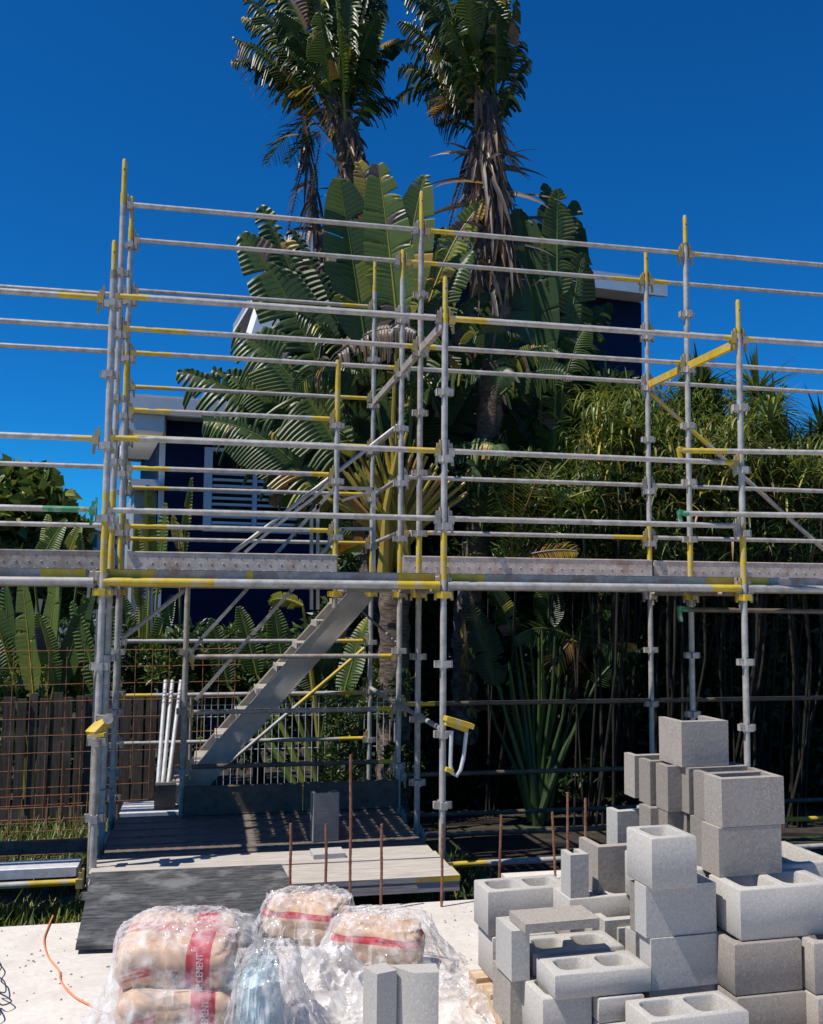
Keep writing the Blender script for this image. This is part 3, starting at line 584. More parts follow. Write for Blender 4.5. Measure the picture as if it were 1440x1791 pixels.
def drape(name,c,w,d,h,flare,mat,label,cat,seed,group=None,n=200,m_=80,rz=0,amp=1,base=.004,topr=.07):
    g=MB(); vs=[]; 
    for i in range(m_+1):
        t=i/m_
        for j in range(n):
            th=2*PI*j/n; cx,sy=math.cos(th),math.sin(th)
            q=(abs(cx)**3.2+abs(sy)**3.2)**(-1/3.2)
            if t<.4: k=t/.4; rr=k*.97; z=h*(1-.10*k**4); fl=0
            else: k=(t-.4)/.6; rr=.97+.05*k; z=h*.9*(1-k)**1.05; fl=flare*k**2.0
            fold=(noise.noise(V((cx*3.1+seed,sy*3.1,t*.8)))*.6+noise.noise(V((cx*7+seed,sy*7,t*2)))*.45+abs(noise.noise(V((cx*13+seed,sy*13,t*3))))*.35)
            fr=(.012+.11*max(0,t-.45))*amp*fold
            x=(w/2*rr*q+fl+fr)*cx; y=(d/2*rr*q+fl+fr)*sy
            z+=.016*amp*noise.noise(V((x*14+seed,y*14,t*4)))+ .014*amp*(1-2*abs(noise.noise(V((x*26+y*13+seed,y*26-x*9,z*22)))))
            cr=.010*amp*(1-3*abs(noise.noise(V((th*5+seed,z*16+x*6,seed))))); x+=cr*cx; y+=cr*sy
            vs.append((x,y,max(base+.006*(j%3),z)))
    g.add(vs,[(i*n+j,i*n+(j+1)%n,(i+1)*n+(j+1)%n,(i+1)*n+j) for i in range(m_) for j in range(n)])
    o=g.build(name,mat); o.location=c; o.rotation_euler=(0,0,rz); return tag(o,label,cat,group)
drape('plastic_cover',(bx+.03,by+.12,0),.54,.46,.55,.24,'clear_plastic','crinkled clear plastic cover over the big cement bag stack','plastic sheet',3.3,rz=-PHI*.4)
drape('plastic_cover',(b1.x+.01,b1.y+.13,0),.46,.35,.225,.07,'clear_plastic','clear plastic wrap on the cement bag beside the black plywood','plastic sheet',8.1,rz=R(-16),group='plastic wraps of the bag bundles')
drape('plastic_cover',(b2.x+.01,b2.y+.13,0),.49,.36,.26,.14,'clear_plastic','clear plastic wrap on the cement bag behind the upright blocks','plastic sheet',12.7,rz=R(-20),group='plastic wraps of the bag bundles')
def crumple(name,px,py,w,d,h,mat,label,cat,seed,rz=0,n=150,z0=.012,slope=0):
    c=on_z(px,py,0); g=MB(); vs=[]
    for j in range(n+1):
        for i in range(n+1):
            u=i/n*2-1; v=j/n*2-1; x=u*w/2*(1+.12*noise.noise(V((v*2+seed,0,0)))); y=v*d/2*(1+.12*noise.noise(V((u*2,seed,0))))
            e=max(0,1-max(abs(u),abs(v))**3); p_=V((x+seed,y,0))
            z=h*e*(.45+.6*noise.noise(p_*2.6))+h*.35*e*(1-abs(noise.noise(p_*6+V((0,0,3))))*2.6)+h*.22*e*(1-abs(noise.noise(V((p_.x*14+p_.y*9,p_.y*8-p_.x*5,1))))*2.4)+h*.12*e*(1-abs(noise.noise(p_*24))*2)
            vs.append((x,y,z0+max(0,z+slope*e*(v+1)/2)))
    g.add(vs,[(j*(n+1)+i,j*(n+1)+i+1,(j+1)*(n+1)+i+1,(j+1)*(n+1)+i) for j in range(n) for i in range(n)])
    o=g.build(name,mat); o.location=(c.x,c.y,0); o.rotation_euler=(0,0,rz); return tag(o,label,cat)
crumple('plastic_sheet',575,1770,.62,.75,.17,'white_plastic','crumpled milky plastic sheet between the big stack and the upright blocks','plastic sheet',2.2,rz=R(20))
crumple('plastic_sheet',795,1770,.34,.85,.10,'clear_plastic','loose clear plastic right of the upright blocks','plastic sheet',9.4,rz=R(15))
crumple('plastic_sheet',640,1640,.42,.3,.08,'clear_plastic','wisp of clear plastic between the two bag bundles','plastic sheet',5.4,rz=R(-10))
drape('empty_bag',(base.x+.33,base.y+.06,0),.12,.36,.40,.10,'teal_bag','teal and white bag tucked against the right side of the big stack','bag',6.6,rz=R(-14),amp=.35)
drape('plastic_sheet',(base.x+.36,base.y+.05,0),.22,.5,.42,.16,'clear_plastic','clear plastic sheet over the teal bag beside the big stack','plastic sheet',16.6,rz=R(-14))
# cords
def cord(name,pts,r,mat,label,z=.008):
    q=[on_z(a,b,z) for a,b in pts]; out=[]
    for i in range(len(q)-1):
        p0=q[max(0,i-1)];p1=q[i];p2=q[i+1];p3=q[min(len(q)-1,i+2)]
        for k in range(6):
            t=k/6; out.append(.5*((2*p1)+(p2-p0)*t+(2*p0-5*p1+4*p2-p3)*t*t+(-p0+3*p1-3*p2+p3)*t**3))
    out.append(q[-1]); g=MB(); g.tube(out,r,8); return tag(g.build(name,mat),label,'cable')
cord('extension_cord',((93,1602),(84,1622),(77,1645),(84,1672),(103,1697),(107,1716),(128,1741),(160,1759),(190,1772)),.0045,'cable_orange','thin orange cord snaking over the slab left of the big stack')
cord('wire_coil',((-8,1675),(3,1690),(-4,1705),(8,1717),(10,1735),(-3,1735),(14,1745),(20,1752),(5,1758),(-6,1752),(2,1772),(-9,1780)),.003,'cable_black','tangled black wire at the left picture edge',z=.03)
# ------------------------------------------------------------------ fences and meshes
def wiremesh(name,P0,P1,h,sx,sz,r,mat,label,cat,lean=0,bend=.0,seed=0):
    P0=V(P0);P1=V(P1); d=P1-P0; L=d.length; d.normalize(); nr=V((-d.y,d.x,0)); g=MB()
    f=lambda s_,z: P0+d*s_+V((0,0,z))+nr*(lean*z+bend*noise.noise(V((s_*1.3+seed,z*1.5,0))))
    i=0
    for i in range(int(L/sx)+1): g.tube([f(i*sx+.01*noise.noise(V((i,z,seed))),z) for z in (0,h*.25,h*.5,h*.75,h)],r,5)
    for k in range(int(h/sz)+1): g.tube([f(L*j/8,k*sz)+V((0,0,.006)) for j in range(9)],r,5)
    return tag(g.build(name,mat),label,cat)
wiremesh('reinforcing_mesh',(-4.5,9.5,-.62),(.35,9.62,-.58),1.9,.155,.155,.0036,'mesh_rust','large rusty reinforcing mesh sheet standing behind the scaffold at left','steel mesh',0.02,.06)
wiremesh('reinforcing_mesh',(-4.4,9.2,-.62),(-.95,9.3,-.6),.62,.11,.1,.0042,'mesh_rust','low bright rusty mesh strip leaning at the foot of the large mesh','steel mesh',.12,.1,4)
y0=10.75; a=on_y(330,1388,y0); b=on_y(690,1388,y0); za=on_y(400,1213,y0).z
wf=thing('wire_fence_panel','light galvanised wire fence panel standing behind the stairs','fence panel',(a.x,y0,-.75))
g=MB(); W=b.x-a.x; Hh_=za+.75
n=int(W/.072)
for i in range(n+1): g.tube([(i*.072,0,.08),(i*.072+.0,0,Hh_-.05)],.0045,5)
for z in (.12,.5,.9,1.25,Hh_-.12):
    if z<Hh_: g.tube([(0,.006,z),(W,.006,z)],.004,5)
g.build('wire_mesh','galv_white',wf)
g=MB(); g.tube([(0,0,0),(0,0,Hh_),(W,0,Hh_),(W,0,0)],.018,8); g.build('frame','galv',wf)
# timber paling fence
fx0,fx1=-7.2,-.1; fence=thing('paling_fence','weathered dark timber paling fence behind the rusty mesh at left','fence',(fx0,11.3,-.8))
x=fx0; g=MB()
while x<fx1:
    w=rng.uniform(.09,.125); hh=1.5+rng.uniform(-.05,.03); yy=rng.uniform(-.012,.012); M=Matrix.Translation((x-fx0,yy,0))@Matrix.Rotation(rng.uniform(-.012,.012),4,'Y')
    g.box(0,w,0,.016,0,hh,M); x+=w+rng.uniform(.006,.028)
g.build('palings','fence_wood',fence,False)
for z in (.3,1.15): g=MB(); g.box(0,fx1-fx0,.03,.075,z,z+.08); g.build('rail','fence_wood',fence,False)
# ------------------------------------------------------------------ house
HY=R(7); H0=V((-.77,17.5,0)); hx=V((math.cos(HY),math.sin(HY),0)); hy=V((-math.sin(HY),math.cos(HY),0))
def onh(px,py,off=0):
    d=ray(px,py); n=hy; t=((H0+hy*off)-CAM).dot(n)/d.dot(n); p=CAM+d*t; return (p-H0).dot(hx),p.z
house=thing('house','two level navy blue house with white eaves behind the palms','house',H0,HY)
def hb(name,u0,u1,v0,v1,z0,z1,mat,par=None): g=MB(); g.box(u0,u1,v0,v1,z0,z1); return g.build(name,mat,par or house,False)
ul,zt=onh(283,728); ur,_=onh(700,760)
hb('wall',ul,ur,0,5.9,-.8,zt,'house_navy')
g0,gz1=onh(226,694,-.7); _,gz0=onh(226,722,-.7)
hb('roof',g0,ur+.5,-.7,5.95,gz0+.04,gz1+.06,'roof_metal'); hb('gutter',g0-.02,ur+.5,-.82,-.702,gz0-.01,gz1,'house_white'); hb('soffit',g0+.01,ul-.002,-.69,3,gz0-.28,gz0+.035,'house_white')
# windows
a_,zt_=onh(358,783); b_,zb_=onh(545,935)
w=hb('window',a_+.03,b_-.03,-.02,-.004,zb_+.03,zt_-.03,'window_glass')
for (x0,x1,z0,z1) in ((a_,a_+.14,zb_,zt_),(b_-.1,b_,zb_,zt_),(a_+.142,b_-.102,zt_-.06,zt_),(a_+.142,b_-.102,zb_,zb_+.12),):
    hb('frame',x0,x1,-.09,-.022,z0,z1,'house_white',w)
m1,_=onh(445,850); hb('mullion',m1-.04,m1+.04,-.08,-.024,zb_+.122,zt_-.062,'house_white',w)
_,zs=onh(400,826); hb('transom_bar',a_+.143,m1-.042,-.085,-.024,zs-.03,zs+.03,'house_white',w)
nl=9; g=MB()
for i in range(nl):
    z=zb_+.16+(zs-zb_-.2)*i/(nl-1)
    for x0,x1 in ((a_+.15,m1-.05),(m1+.05,b_-.11)): g.bar((x0,-.06,z),(x1,-.06,z),.07,.045)
g.build('louvre','house_white',w,False)
u0,z1_=onh(226,840,-.2); u1,z0_=onh(277,855,-.2); hb('awning',u0,u1,-.5,1.4,z0_-.0,z1_,'house_white'); _,zz=onh(250,925,-.0); hb('side_room',u0+.12,ul-.02,.3,4,zz-2,z0_-.01,'roof_metal')
# corner trim
g=MB()
z=-.5
while z<zt-.1: g.box(ul+.09,ur,-.012,-.001,z,z+.012); z+=.18
g.build('cladding_lap','house_navy',house,False)
hb('corner_trim',ul-.02,ul+.08,-.025,-.002,0,zt-.002,'house_white')
OF=6
uL,zT=onh(520,560,OF); uR,zT2=onh(1122,548,OF)
hb('upper_wall',uL,uR,OF,OF+7,0,zT2+.3,'house_navy'); 
e0,_=onh(470,500,OF-1); e1,ze1=onh(1165,512,OF-1.2); _,ze0=onh(1165,535,OF-1.2)
zT2=onh(1122,548,OF)[1]
e0=onh(500,500,OF-1)[0]
hb('upper_soffit',e0,e1-.05,OF-1.15,OF+7.5,zT2+.32,zT2+.42,'house_white'); hb('fascia',e0,e1,OF-1.27,OF-1.152,zT2+.12,zT2+.58,'house_white'); hb('upper_roof',e0,e1-.02,OF-1.15,OF+7.5,zT2+.425,zT2+.62,'roof_metal')  # fascia made deeper to catch light in place of the bright soffit
g=MB(); q=[onh(*p,OF-.6) for p in ((470,488),(436,596),(520,600),(560,488))]
g.add([(u,OF-.6,z) for u,z in q]+[(u,OF+1,z) for u,z in q],[(0,1,2,3),(7,6,5,4),(0,4,5,1),(1,5,6,2),(2,6,7,3),(3,7,4,0)]); g.build('gable_end','house_white',house,False)
a_,z1_=onh(1022,673,OF); b_,z0_=onh(1038,712,OF); hb('trim_board',a_,b_,OF-.05,OF-.003,z0_,z1_,'house_white')
hb('chimney_box',onh(840,466,OF-1)[0],onh(905,466,OF-1)[0],OF-1.6,OF-1.28,zT2+.1,zT2+.62,'house_white') if 0 else None
# far house at left
p=at(162,935,34); fh=thing('far_house','small pale house glimpsed far off between the left tree and the poles','house',(p.x,p.y,-.75),R(5))
g=MB(); g.box(-1.2,1.2,0,4,0,p.z+.75+.1); g.build('wall','far_wall',fh,False); g=MB(); g.box(-1.4,1.4,-.3,4.3,p.z+.87,p.z+1.15); g.build('roof','house_white',fh,False)
for i in range(3): g=MB(); g.box(-.9+.65*i,-.5+.65*i,-.03,-.005,p.z+.3,p.z+.75); g.build('window','window_glass',fh,False)
# ------------------------------------------------------------------ foliage generators
UPV=V((0,0,1))
def rv(s=1): return V((rng.uniform(-s,s),rng.uniform(-s,s),rng.uniform(-s,s)))
def paddle(g,base,d,L,W,face,droop=.35,tear=.4,tint=.3,fold=.25,n=24,petiole=0,pr=.02,strip_droop=.4,edge=None,ribs=None):
    if ribs is None: ribs=.007 if tear>.45 else .0045
    """big banana-like blade: midrib plus ribbed strips left and right, torn apart here and there"""
    d=V(d).normalized(); p=V(base); face=V(face)
    if petiole:
        e=p+d*petiole; g.tint=min(1,tint+.12); mid=(p+e)/2-UPV*.0; g.tube([p,mid,e],[pr*1.5,pr,pr*.7],6,False); p=e
    pts=[p.copy()]; ds=[d.copy()]
    for i in range(n): d=(d-UPV*(droop*2.2/n)*(i/n+.3)).normalized(); p=p+d*(L/n); pts.append(p.copy()); ds.append(d.copy())
    g.tint=min(1,tint+.18); g.tube([pts[i] for i in range(0,n+1,3)],[.016*(1-i/n)+.003 for i in range(0,n+1,3)],5,False)
    wf=lambda t: W/2*(math.sin(PI*min(1,max(0,t))**.75)**.55 if 0<t<1 else .02)
    for sg in (-1,1):
        i=0
        while i<n:
            k=rng.choice((1,1,2)) if rng.random()<tear else rng.choice((3,5,8)); k=min(k,n-i)
            dr=strip_droop*rng.uniform(.2,1.0)*(1.6 if k<3 else .6); sk=rng.uniform(-.12,.25); cut=rng.uniform(.8,1.05) if k<3 else 1; tn=tint+rng.uniform(-.05,.05)
            if edge and rng.random()<edge: tn=rng.choice((.55,.62,.7,.8,.9,.95))
            gap=.34 if (k<3) else (.12 if tear>.45 else 0); cols=5; vs=[]; m_=k*2
            for a in range(m_+1):
                fi=i+a/2; t=fi/n; ii=min(n-1,int(fi)); fr=fi-ii; c=pts[ii].lerp(pts[ii+1],fr); dd=ds[ii]; s_=dd.cross(face)
                if s_.length<1e-3: s_=dd.orthogonal()
                s_.normalize(); nr=s_.cross(dd).normalized(); w=wf(.03+.95*t)*cut
                o=(s_*sg+dd*(.35+sk)+nr*fold).normalized(); cor=(ribs if a%2 else -ribs)
                shr=gap*((m_/2-a)/(m_/2))*(L/n)*k*.5
                for b in range(cols):
                    q=b/(cols-1); vs.append(c+o*(w*q)+dd*(shr*q*q)-UPV*(dr*w*q*q)+nr*(cor*min(1,q*4)))
            g.tint=tn; g.add(vs,[(a*cols+b,a*cols+b+1,(a+1)*cols+b+1,(a+1)*cols+b) for a in range(m_) for b in range(cols-1)])
            i+=k
def strap(g,p,d,L,W,droop=.5,tint=.4,n=5,face=None):
    p=V(p); d=V(d).normalized(); f=face or UPV; vs=[]
    for i in range(n+1):
        t=i/n; s_=d.cross(f)
        if s_.length<1e-3: s_=d.orthogonal()
        s_.normalize(); w=W/2*(1-t**2.2)*(.6+1.2*t if t<.33 else 1)+.0008
        nr=s_.cross(d); vs+= [p-s_*w+nr*w*.3,p,p+s_*w+nr*w*.3]; p=p+d*(L/n); d=(d-UPV*(droop*1.8/n)*(.4+t)).normalized()
    g.tint=tint; g.add(vs,[(i*3+j,i*3+j+1,(i+1)*3+j+1,(i+1)*3+j) for i in range(n) for j in (0,1)])
def frond(g,base,d,L,W,droop=.6,tint=.4,n=26,thin=.018,hang=.5,face=UPV):
    p=V(base); d=V(d).normalized(); pts=[p.copy()]; ds=[]
    for i in range(n):
        t=i/n; pp=p.copy(); d=(d-UPV*(droop*1.9/n)*(.3+t)).normalized(); p=p+d*(L/n); pts.append(p.copy())
        s_=d.cross(V(face)); s_=s_.normalized() if s_.length>1e-3 else d.orthogonal().normalized()
        w=W/2*math.sin(PI*(.12+.86*t))**.7
        for sg in (-1,1):
            if rng.random()<.93: strap(g,p,(s_*sg+d*.55-UPV*hang*rng.uniform(.1,1)).normalized(),w*rng.uniform(.8,1.1),thin*2,hang,tint+rng.uniform(-.08,.08),4)
    g.tint=min(1,tint+.15); g.tube(pts[::4]+[pts[-1]],.009,5,False)
def rosette(g,c,r,n,W,tint,up=.4,droop=.5):
    for i in range(n):
        d=V((rng.gauss(0,1),rng.gauss(0,1),rng.gauss(up,.7))).normalized(); strap(g,V(c)+d*.03,d,r*rng.uniform(.7,1.15),W,droop*rng.uniform(.3,1.2),tint+rng.uniform(-.12,.14),5)
def leaflets(g,c,rad,n,size,tint,spread=.1,squash=1,asp=.45):
    c=V(c)
    for i in range(n):
        while 1:
            q=rv(1)
            if .12<q.length<1: break
        q=V((q.x*rad[0],q.y*rad[1],q.z*rad[2])); p=c+q; d=(q.normalized()*.5+rv(.9)).normalized(); s_=d.cross(rv(1)).normalized(); L=size*rng.uniform(.6,1.3); w=L*asp; nr=d.cross(s_)
        g.tint=tint+rng.uniform(-spread,spread)
        g.add([p,p+d*L*.45+s_*w*.5+nr*w*.2,p+d*L,p+d*L*.45-s_*w*.5+nr*w*.2,p+d*L*.5],[(0,1,4),(1,2,4),(2,3,4),(3,0,4)])
def lumps(g,c,rad,k,n,size,tint,lr=.38,**kw):
    for i in range(k):
        while 1:
            q=rv(1)
            if q.length<1: break
        cc=V(c)+V((q.x*rad[0],q.y*rad[1],q.z*rad[2])); f=rng.uniform(.6,1.25)*lr
        leaflets(g,cc,(rad[0]*f,rad[1]*f,rad[2]*f),n//k,size,tint+rng.uniform(-.1,.1),**kw)
def trunk(g,pts,r0,r1,rough=.12,n=12,sub=8):
    out=[];rs=[]
    for i in range(len(pts)-1):
        for k in range(sub):
            t=k/sub; out.append(V(pts[i]).lerp(V(pts[i+1]),t)); u=(i+t)/(len(pts)-1); rs.append((r0+(r1-r0)*u)*(1+rough*(1 if k%2 else -1)+rough*noise.noise(V((i,k,0)))))
    out.append(V(pts[-1])); rs.append(r1); g.tube(out,rs,n)
CV=-Fh  # towards the camera
def pdir(p,a,b,F,dF=0): q=at(a,b,F+dF); return (q-V(p)),q
def crown_leaf(g,p0,px,py,F,W=.5,petf=.35,tint=.3,face=None,dF=0,**kw):
    """leaf whose petiole starts at p0 and whose tip ends near the given place"""
    v=at(px,py,F+dF)-V(p0); L=v.length; v=(v.normalized()+UPV*kw.get('droop',.35)*.45).normalized(); pe=L*petf
    paddle(g,p0,v,L-pe,W,face or (CV+UPV*.5+rv(.4)),petiole=pe,tint=tint,**kw)
# ---- tall left palm
def tall(label,path,F,leaves,skirts,r0,r1,seed,deadl=()):
    rng.seed(seed); t=thing('traveller_palm',label,'palm tree',at(path[0][0],path[0][1],F)); t.location.z=-.75
    off=t.location; g=MB(); pts=[at(a,b,F)-off for a,b in path]; trunk(g,pts,r0,r1,.1,14,10); g.build('trunk','bark',t)
    g=MB(); top=at(path[-1][0],path[-1][1],F)-off
    more=[(px+rng.uniform(-35,35),py+rng.uniform(-10,60),W*.8,max(.05,tn-.05),1,dr+.25,dF+rng.uniform(-.5,.5)) for (px,py,W,tn,tear,dr,dF) in leaves[:9]]
    for i,(px,py,W,tn,tear,dr,dF) in enumerate(list(leaves)+more):
        p0=top+rv(.12)-UPV*rng.uniform(0,.45); v=(at(px,py,F+dF)-off)-p0; L=v.length; v=(v.normalized()+UPV*dr*.5).normalized(); pe=L*rng.uniform(.25,.4)
        paddle(g,p0,v,L-pe,W,CV*.8+UPV*.4+rv(.5),petiole=pe,pr=.028,tint=tn,tear=tear,droop=dr,strip_droop=.9,n=30,edge=.12)
    g.build('crown','leaf',t)
    g=MB()
    for (x0,y0_,x1,y1_,n,sp,ln,tn) in skirts:
        for i in range(n):
            u=rng.random(); a=at(x0+(x1-x0)*u+rng.uniform(-sp,sp)*.6,y0_+(y1_-y0_)*u,F+rng.uniform(-.25,.25))-off
            d=V((rng.gauss(0,.25),rng.gauss(0,.25),-1)) if rng.random()<.93 else V((rng.gauss(0,1),rng.gauss(0,.6),rng.uniform(-.3,.3)))
            strap(g,a,d,ln*rng.uniform(.4,1.2),rng.uniform(.03,.075),.5,tn+rng.uniform(-.12,.1),5,face=CV+rv(.6))
    for (x0,y0_,x1,y1_,Wd,tn) in deadl:
        a=at(x0,y0_,F-.1)-off; b=at(x1,y1_,F-.3)-off; frond(g,a,(b-a)+UPV*.25*(b-a).length,(b-a).length,Wd,.35,tn,30,.017,.9,face=CV)
    g.build('dead_leaves','leaf',t); return t
F1=12.6
tall('left of the two tall palms, leaning, with torn crown and hanging dead fronds',((668,1300),(650,900),(640,600),(637,430),(622,300),(600,215)),F1,
 [(430,-10,.62,.22,.9,.35,0),(405,60,.6,.25,.9,.5,-.4),(470,-60,.6,.2,.9,.3,.3),(520,-120,.55,.3,.8,.2,-.3),(560,-160,.6,.25,.8,.2,.2),(600,-170,.55,.35,.7,.15,-.3),(640,-140,.55,.2,.7,.2,.3),(680,-60,.5,.15,.9,.4,0),(705,60,.5,.15,.9,.7,.2),(660,20,.5,.25,.8,.5,-.5),(700,170,.4,.12,1,.9,.2),(500,80,.55,.3,.9,.4,-.6),(450,110,.5,.2,1,.6,.4),(560,20,.55,.38,.8,.3,-.7),(620,-60,.5,.3,.8,.3,-.6),(640,80,.4,.12,.9,.4,.1),(540,-60,.5,.25,.9,.3,.4),(585,-30,.5,.5,.6,.25,-.8),(480,20,.5,.25,.9,.4,-.3),(670,110,.45,.15,1,.6,-.3)],
 [(575,150,650,330,330,22,.4,.95),(610,230,640,330,120,14,.3,.97),(600,280,640,420,260,20,.38,.95),(530,180,560,440,60,14,.6,.93),(640,420,660,700,60,20,.5,.9)],.2,.17,11,
 ((585,250,410,105,.85,.82),(545,200,470,290,.6,.3),(560,230,505,290,.5,.15),(545,240,505,420,.35,.95),(560,250,535,430,.3,.92)))
F2=12.0
tall('right of the two tall palms, straight trunk wrapped in dry strap leaves',((812,1300),(815,1100),(850,800),(872,560),(866,400),(862,250),(852,190)),F2,
 [(700,30,.55,.2,1,.5,0),(715,-40,.55,.25,1,.4,-.4),(695,110,.5,.15,1,.7,.2),(735,170,.5,.12,1,.8,-.2),(750,-90,.55,.3,.9,.3,.2),(790,-120,.55,.25,.8,.2,-.3),(830,-150,.55,.3,.8,.15,.1),(860,-130,.5,.2,.7,.15,-.4),(885,-90,.45,.25,.7,.2,.2),(905,0,.4,.15,.8,.3,-.3),(915,70,.4,.15,.9,.5,.1),(925,100,.35,.12,1,.6,-.3),(780,30,.55,.25,.8,.4,-.6),(810,-40,.5,.35,.8,.3,-.7),(870,10,.4,.2,.6,.2,-.7),(845,60,.4,.2,.6,.2,-.5),(770,100,.5,.2,1,.5,-.5),(740,60,.5,.75,1,.5,-.4),(880,40,.35,.12,.7,.2,-.4),(760,220,.4,.2,1,.8,.1),(895,150,.3,.15,1,.7,.1)],
 [(845,150,870,330,420,24,.55,.95),(835,240,885,430,520,26,.85,.96),(830,330,850,500,90,16,.8,.95),(810,1060,825,1250,140,14,.25,.9),(860,460,880,560,50,10,.5,.93)],.17,.15,12,
 ((845,230,790,400,.3,.95),(860,250,905,300,.2,.93),(870,300,900,470,.2,.95),(840,150,760,210,.6,.85)))
# ---- fan palm in the centre
rng.seed(5); Fc=11.2; fb=at(690,1012,Fc)
t=thing('fan_palm','fan palm with yellow and orange crossing leaf stalks between the middle poles','palm tree',(fb.x,fb.y,-.75)); off=t.location
g=MB(); trunk(g,[V((0,0,0)),V((.02,0,1.2)),fb-off-UPV*.15],.2,.17,.08,14,10); g.build('trunk','bark',t)
g=MB(); 
for i in range(20):
    for sg in (-1,1):
        a=sg*(8+i*2.6); F=Fc-.75+.02*(i-7); base=at(690-sg*(2+.9*(20-i)),1012-i*2.2,F)-off; ang=R(a)
        tip=at(690+sg*(6+i*6.6)+rng.uniform(-6,6),765+(i*5.5)+rng.uniform(-25,10),F+rng.uniform(-.1,.1))-off
        g.tint=rng.choice((.70,.75,.77,.78,.79,.81,.83)) ; mid=base.lerp(tip,.5)+UPV*.03+Hh*(-sg*.05)
        g.tube([base,base.lerp(mid,.5),mid,tip],[.075,.058,.036,.016],7,False)
g.build('leaf_stalks','leaf',t)
g=MB(); c0=at(690,960,Fc)-off
BL=[ # tip px,py, width, tint, tear, droop, dF, basepx, basepy
 (596,318,.78,.30,.06,.05,-.5,640,600,.4),(665,292,.62,.5,.4,.25,-.7,695,560,.45),(735,310,.6,.52,.4,.5,-.3,700,560,.4),(640,285,.55,.78,.2,.5,-.3,690,540,.3),
 (455,400,.9,.34,.7,.5,-.1,600,760,.3),(475,360,.7,.33,.8,.4,.2,580,700,.3),(345,610,.95,.34,.85,.55,-.2,570,850,.3),(380,700,.8,.33,.8,.6,-.5,560,860,.3),(440,560,.9,.4,.7,.5,-.5,600,800,.3),
 (500,470,.7,.28,.6,.4,.4,600,760,.3),(820,340,.5,.60,.7,.7,.1,730,600,.35),(800,430,.6,.30,.8,.7,-.2,720,680,.4),(770,480,.8,.30,.4,.4,.2,710,700,.4),(850,480,.55,.25,.8,.8,.2,740,700,.4),
 (560,560,.8,.28,.3,.4,.3,640,800,.4),(610,520,.7,.3,.3,.3,.5,650,760,.4),(520,640,.9,.22,.6,.5,.4,620,860,.3),(450,680,.8,.25,.7,.6,.3,600,870,.3),(560,700,.7,.2,.5,.5,.5,640,860,.3),(480,760,.6,.3,.6,.6,.2,600,900,.3),
 (730,560,.7,.28,.3,.4,.4,700,780,.4),(780,600,.8,.18,.4,.5,.5,710,800,.4),(830,560,.8,.22,.4,.6,.5,720,800,.4),(660,640,.6,.34,.4,.3,.5,680,860,.4),(880,600,.8,.2,.4,.7,.6,740,820,.4),(850,700,.8,.15,.5,.7,.7,720,860,.4),(900,720,.7,.12,.5,.8,.8,740,880,.4),
 (400,620,.8,.38,.8,.5,.1,590,840,.3),(600,600,.8,.2,.3,.4,.7,650,860,.3),(700,500,.9,.24,.3,.3,.6,690,800,.3),(530,400,.7,.2,.7,.4,.6,640,720,.3),(620,420,.9,.22,.4,.3,.6,660,760,.3),(760,400,.6,.2,.7,.6,.6,700,740,.3),
 (430,640,.7,.36,.8,.5,-.3,590,850,.3),(590,930,.5,.8,.1,.7,-.4,640,960,.3),(470,850,.4,.82,.7,.6,-.3,600,880,.2)]
for (px,py,W,tn,tear,dr,dF,bx_,by_,pf) in BL:
    F=Fc+dF+.4; p0=at(bx_,by_,F)-off; v=(at(px,py,F)-off)-p0; L=v.length; v=(v.normalized()+UPV*dr*.4).normalized()
    paddle(g,p0,v,L*1.02,W,CV*1.0+UPV*.35+rv(.25),petiole=0,tint=tn,tear=tear,droop=dr,strip_droop=.75 if tear>.5 else .25,n=34,fold=.22,edge=.16)
    g.tint=tn+.25; g.tube([c0+rv(.08),c0.lerp(p0,.6)+rv(.05),p0],[.03,.022,.016],6,False)
for i in range(34):
    px=rng.uniform(480,960); py=rng.uniform(470,900); F=Fc+rng.uniform(-.2,1.0); p0=at(px+(690-px)*.15,py+rng.uniform(20,90),F)-off; v=V((rng.gauss(0,.8),rng.gauss(-.2,.4),rng.uniform(-.1,1)))
    paddle(g,p0,v,rng.uniform(.7,1.15),rng.uniform(.3,.5),CV+UPV*.35+rv(.5),tint=rng.choice((.1,.15,.2,.25,.3,.4,.92)),tear=.85,droop=rng.uniform(.5,1.1),strip_droop=1.1,n=26,fold=.1,edge=.15)
g.build('crown','leaf',t)
def clump(name,label,cat,px,py,F,spec,seed,zb=-.75,stemr=.05):
    """plant of several paddles rising from one foot"""
    rng.seed(seed); b=at(px,py,F); t=thing(name,label,cat,(b.x,b.y,zb)); off=t.location; g=MB(); s_=MB(); 
    for (bx_,by_,tx,ty,W,tn,tear,dr,dF) in spec:
        p0=at(bx_,by_,F+dF)-off; tp=at(tx,ty,F+dF)-off; v=tp-p0; L=v.length; v=(v.normalized()+UPV*dr*.4).normalized()
        paddle(g,p0,v,L,W,CV*.8+UPV*.45+rv(.5),tint=tn+(.07 if name=='banana_plant' else 0),tear=tear,droop=dr,strip_droop=.5,n=26,fold=.2,edge=.05)
        foot=V((rng.uniform(-.1,.1),rng.uniform(-.1,.1),0)); s_.tint=tn+.15; s_.tube([foot,foot.lerp(p0,.5)+V((0,0,.1)),p0],[stemr,stemr*.7,stemr*.3],7,False)
    g.build('crown','leaf',t); s_.build('stems','leaf',t); return t
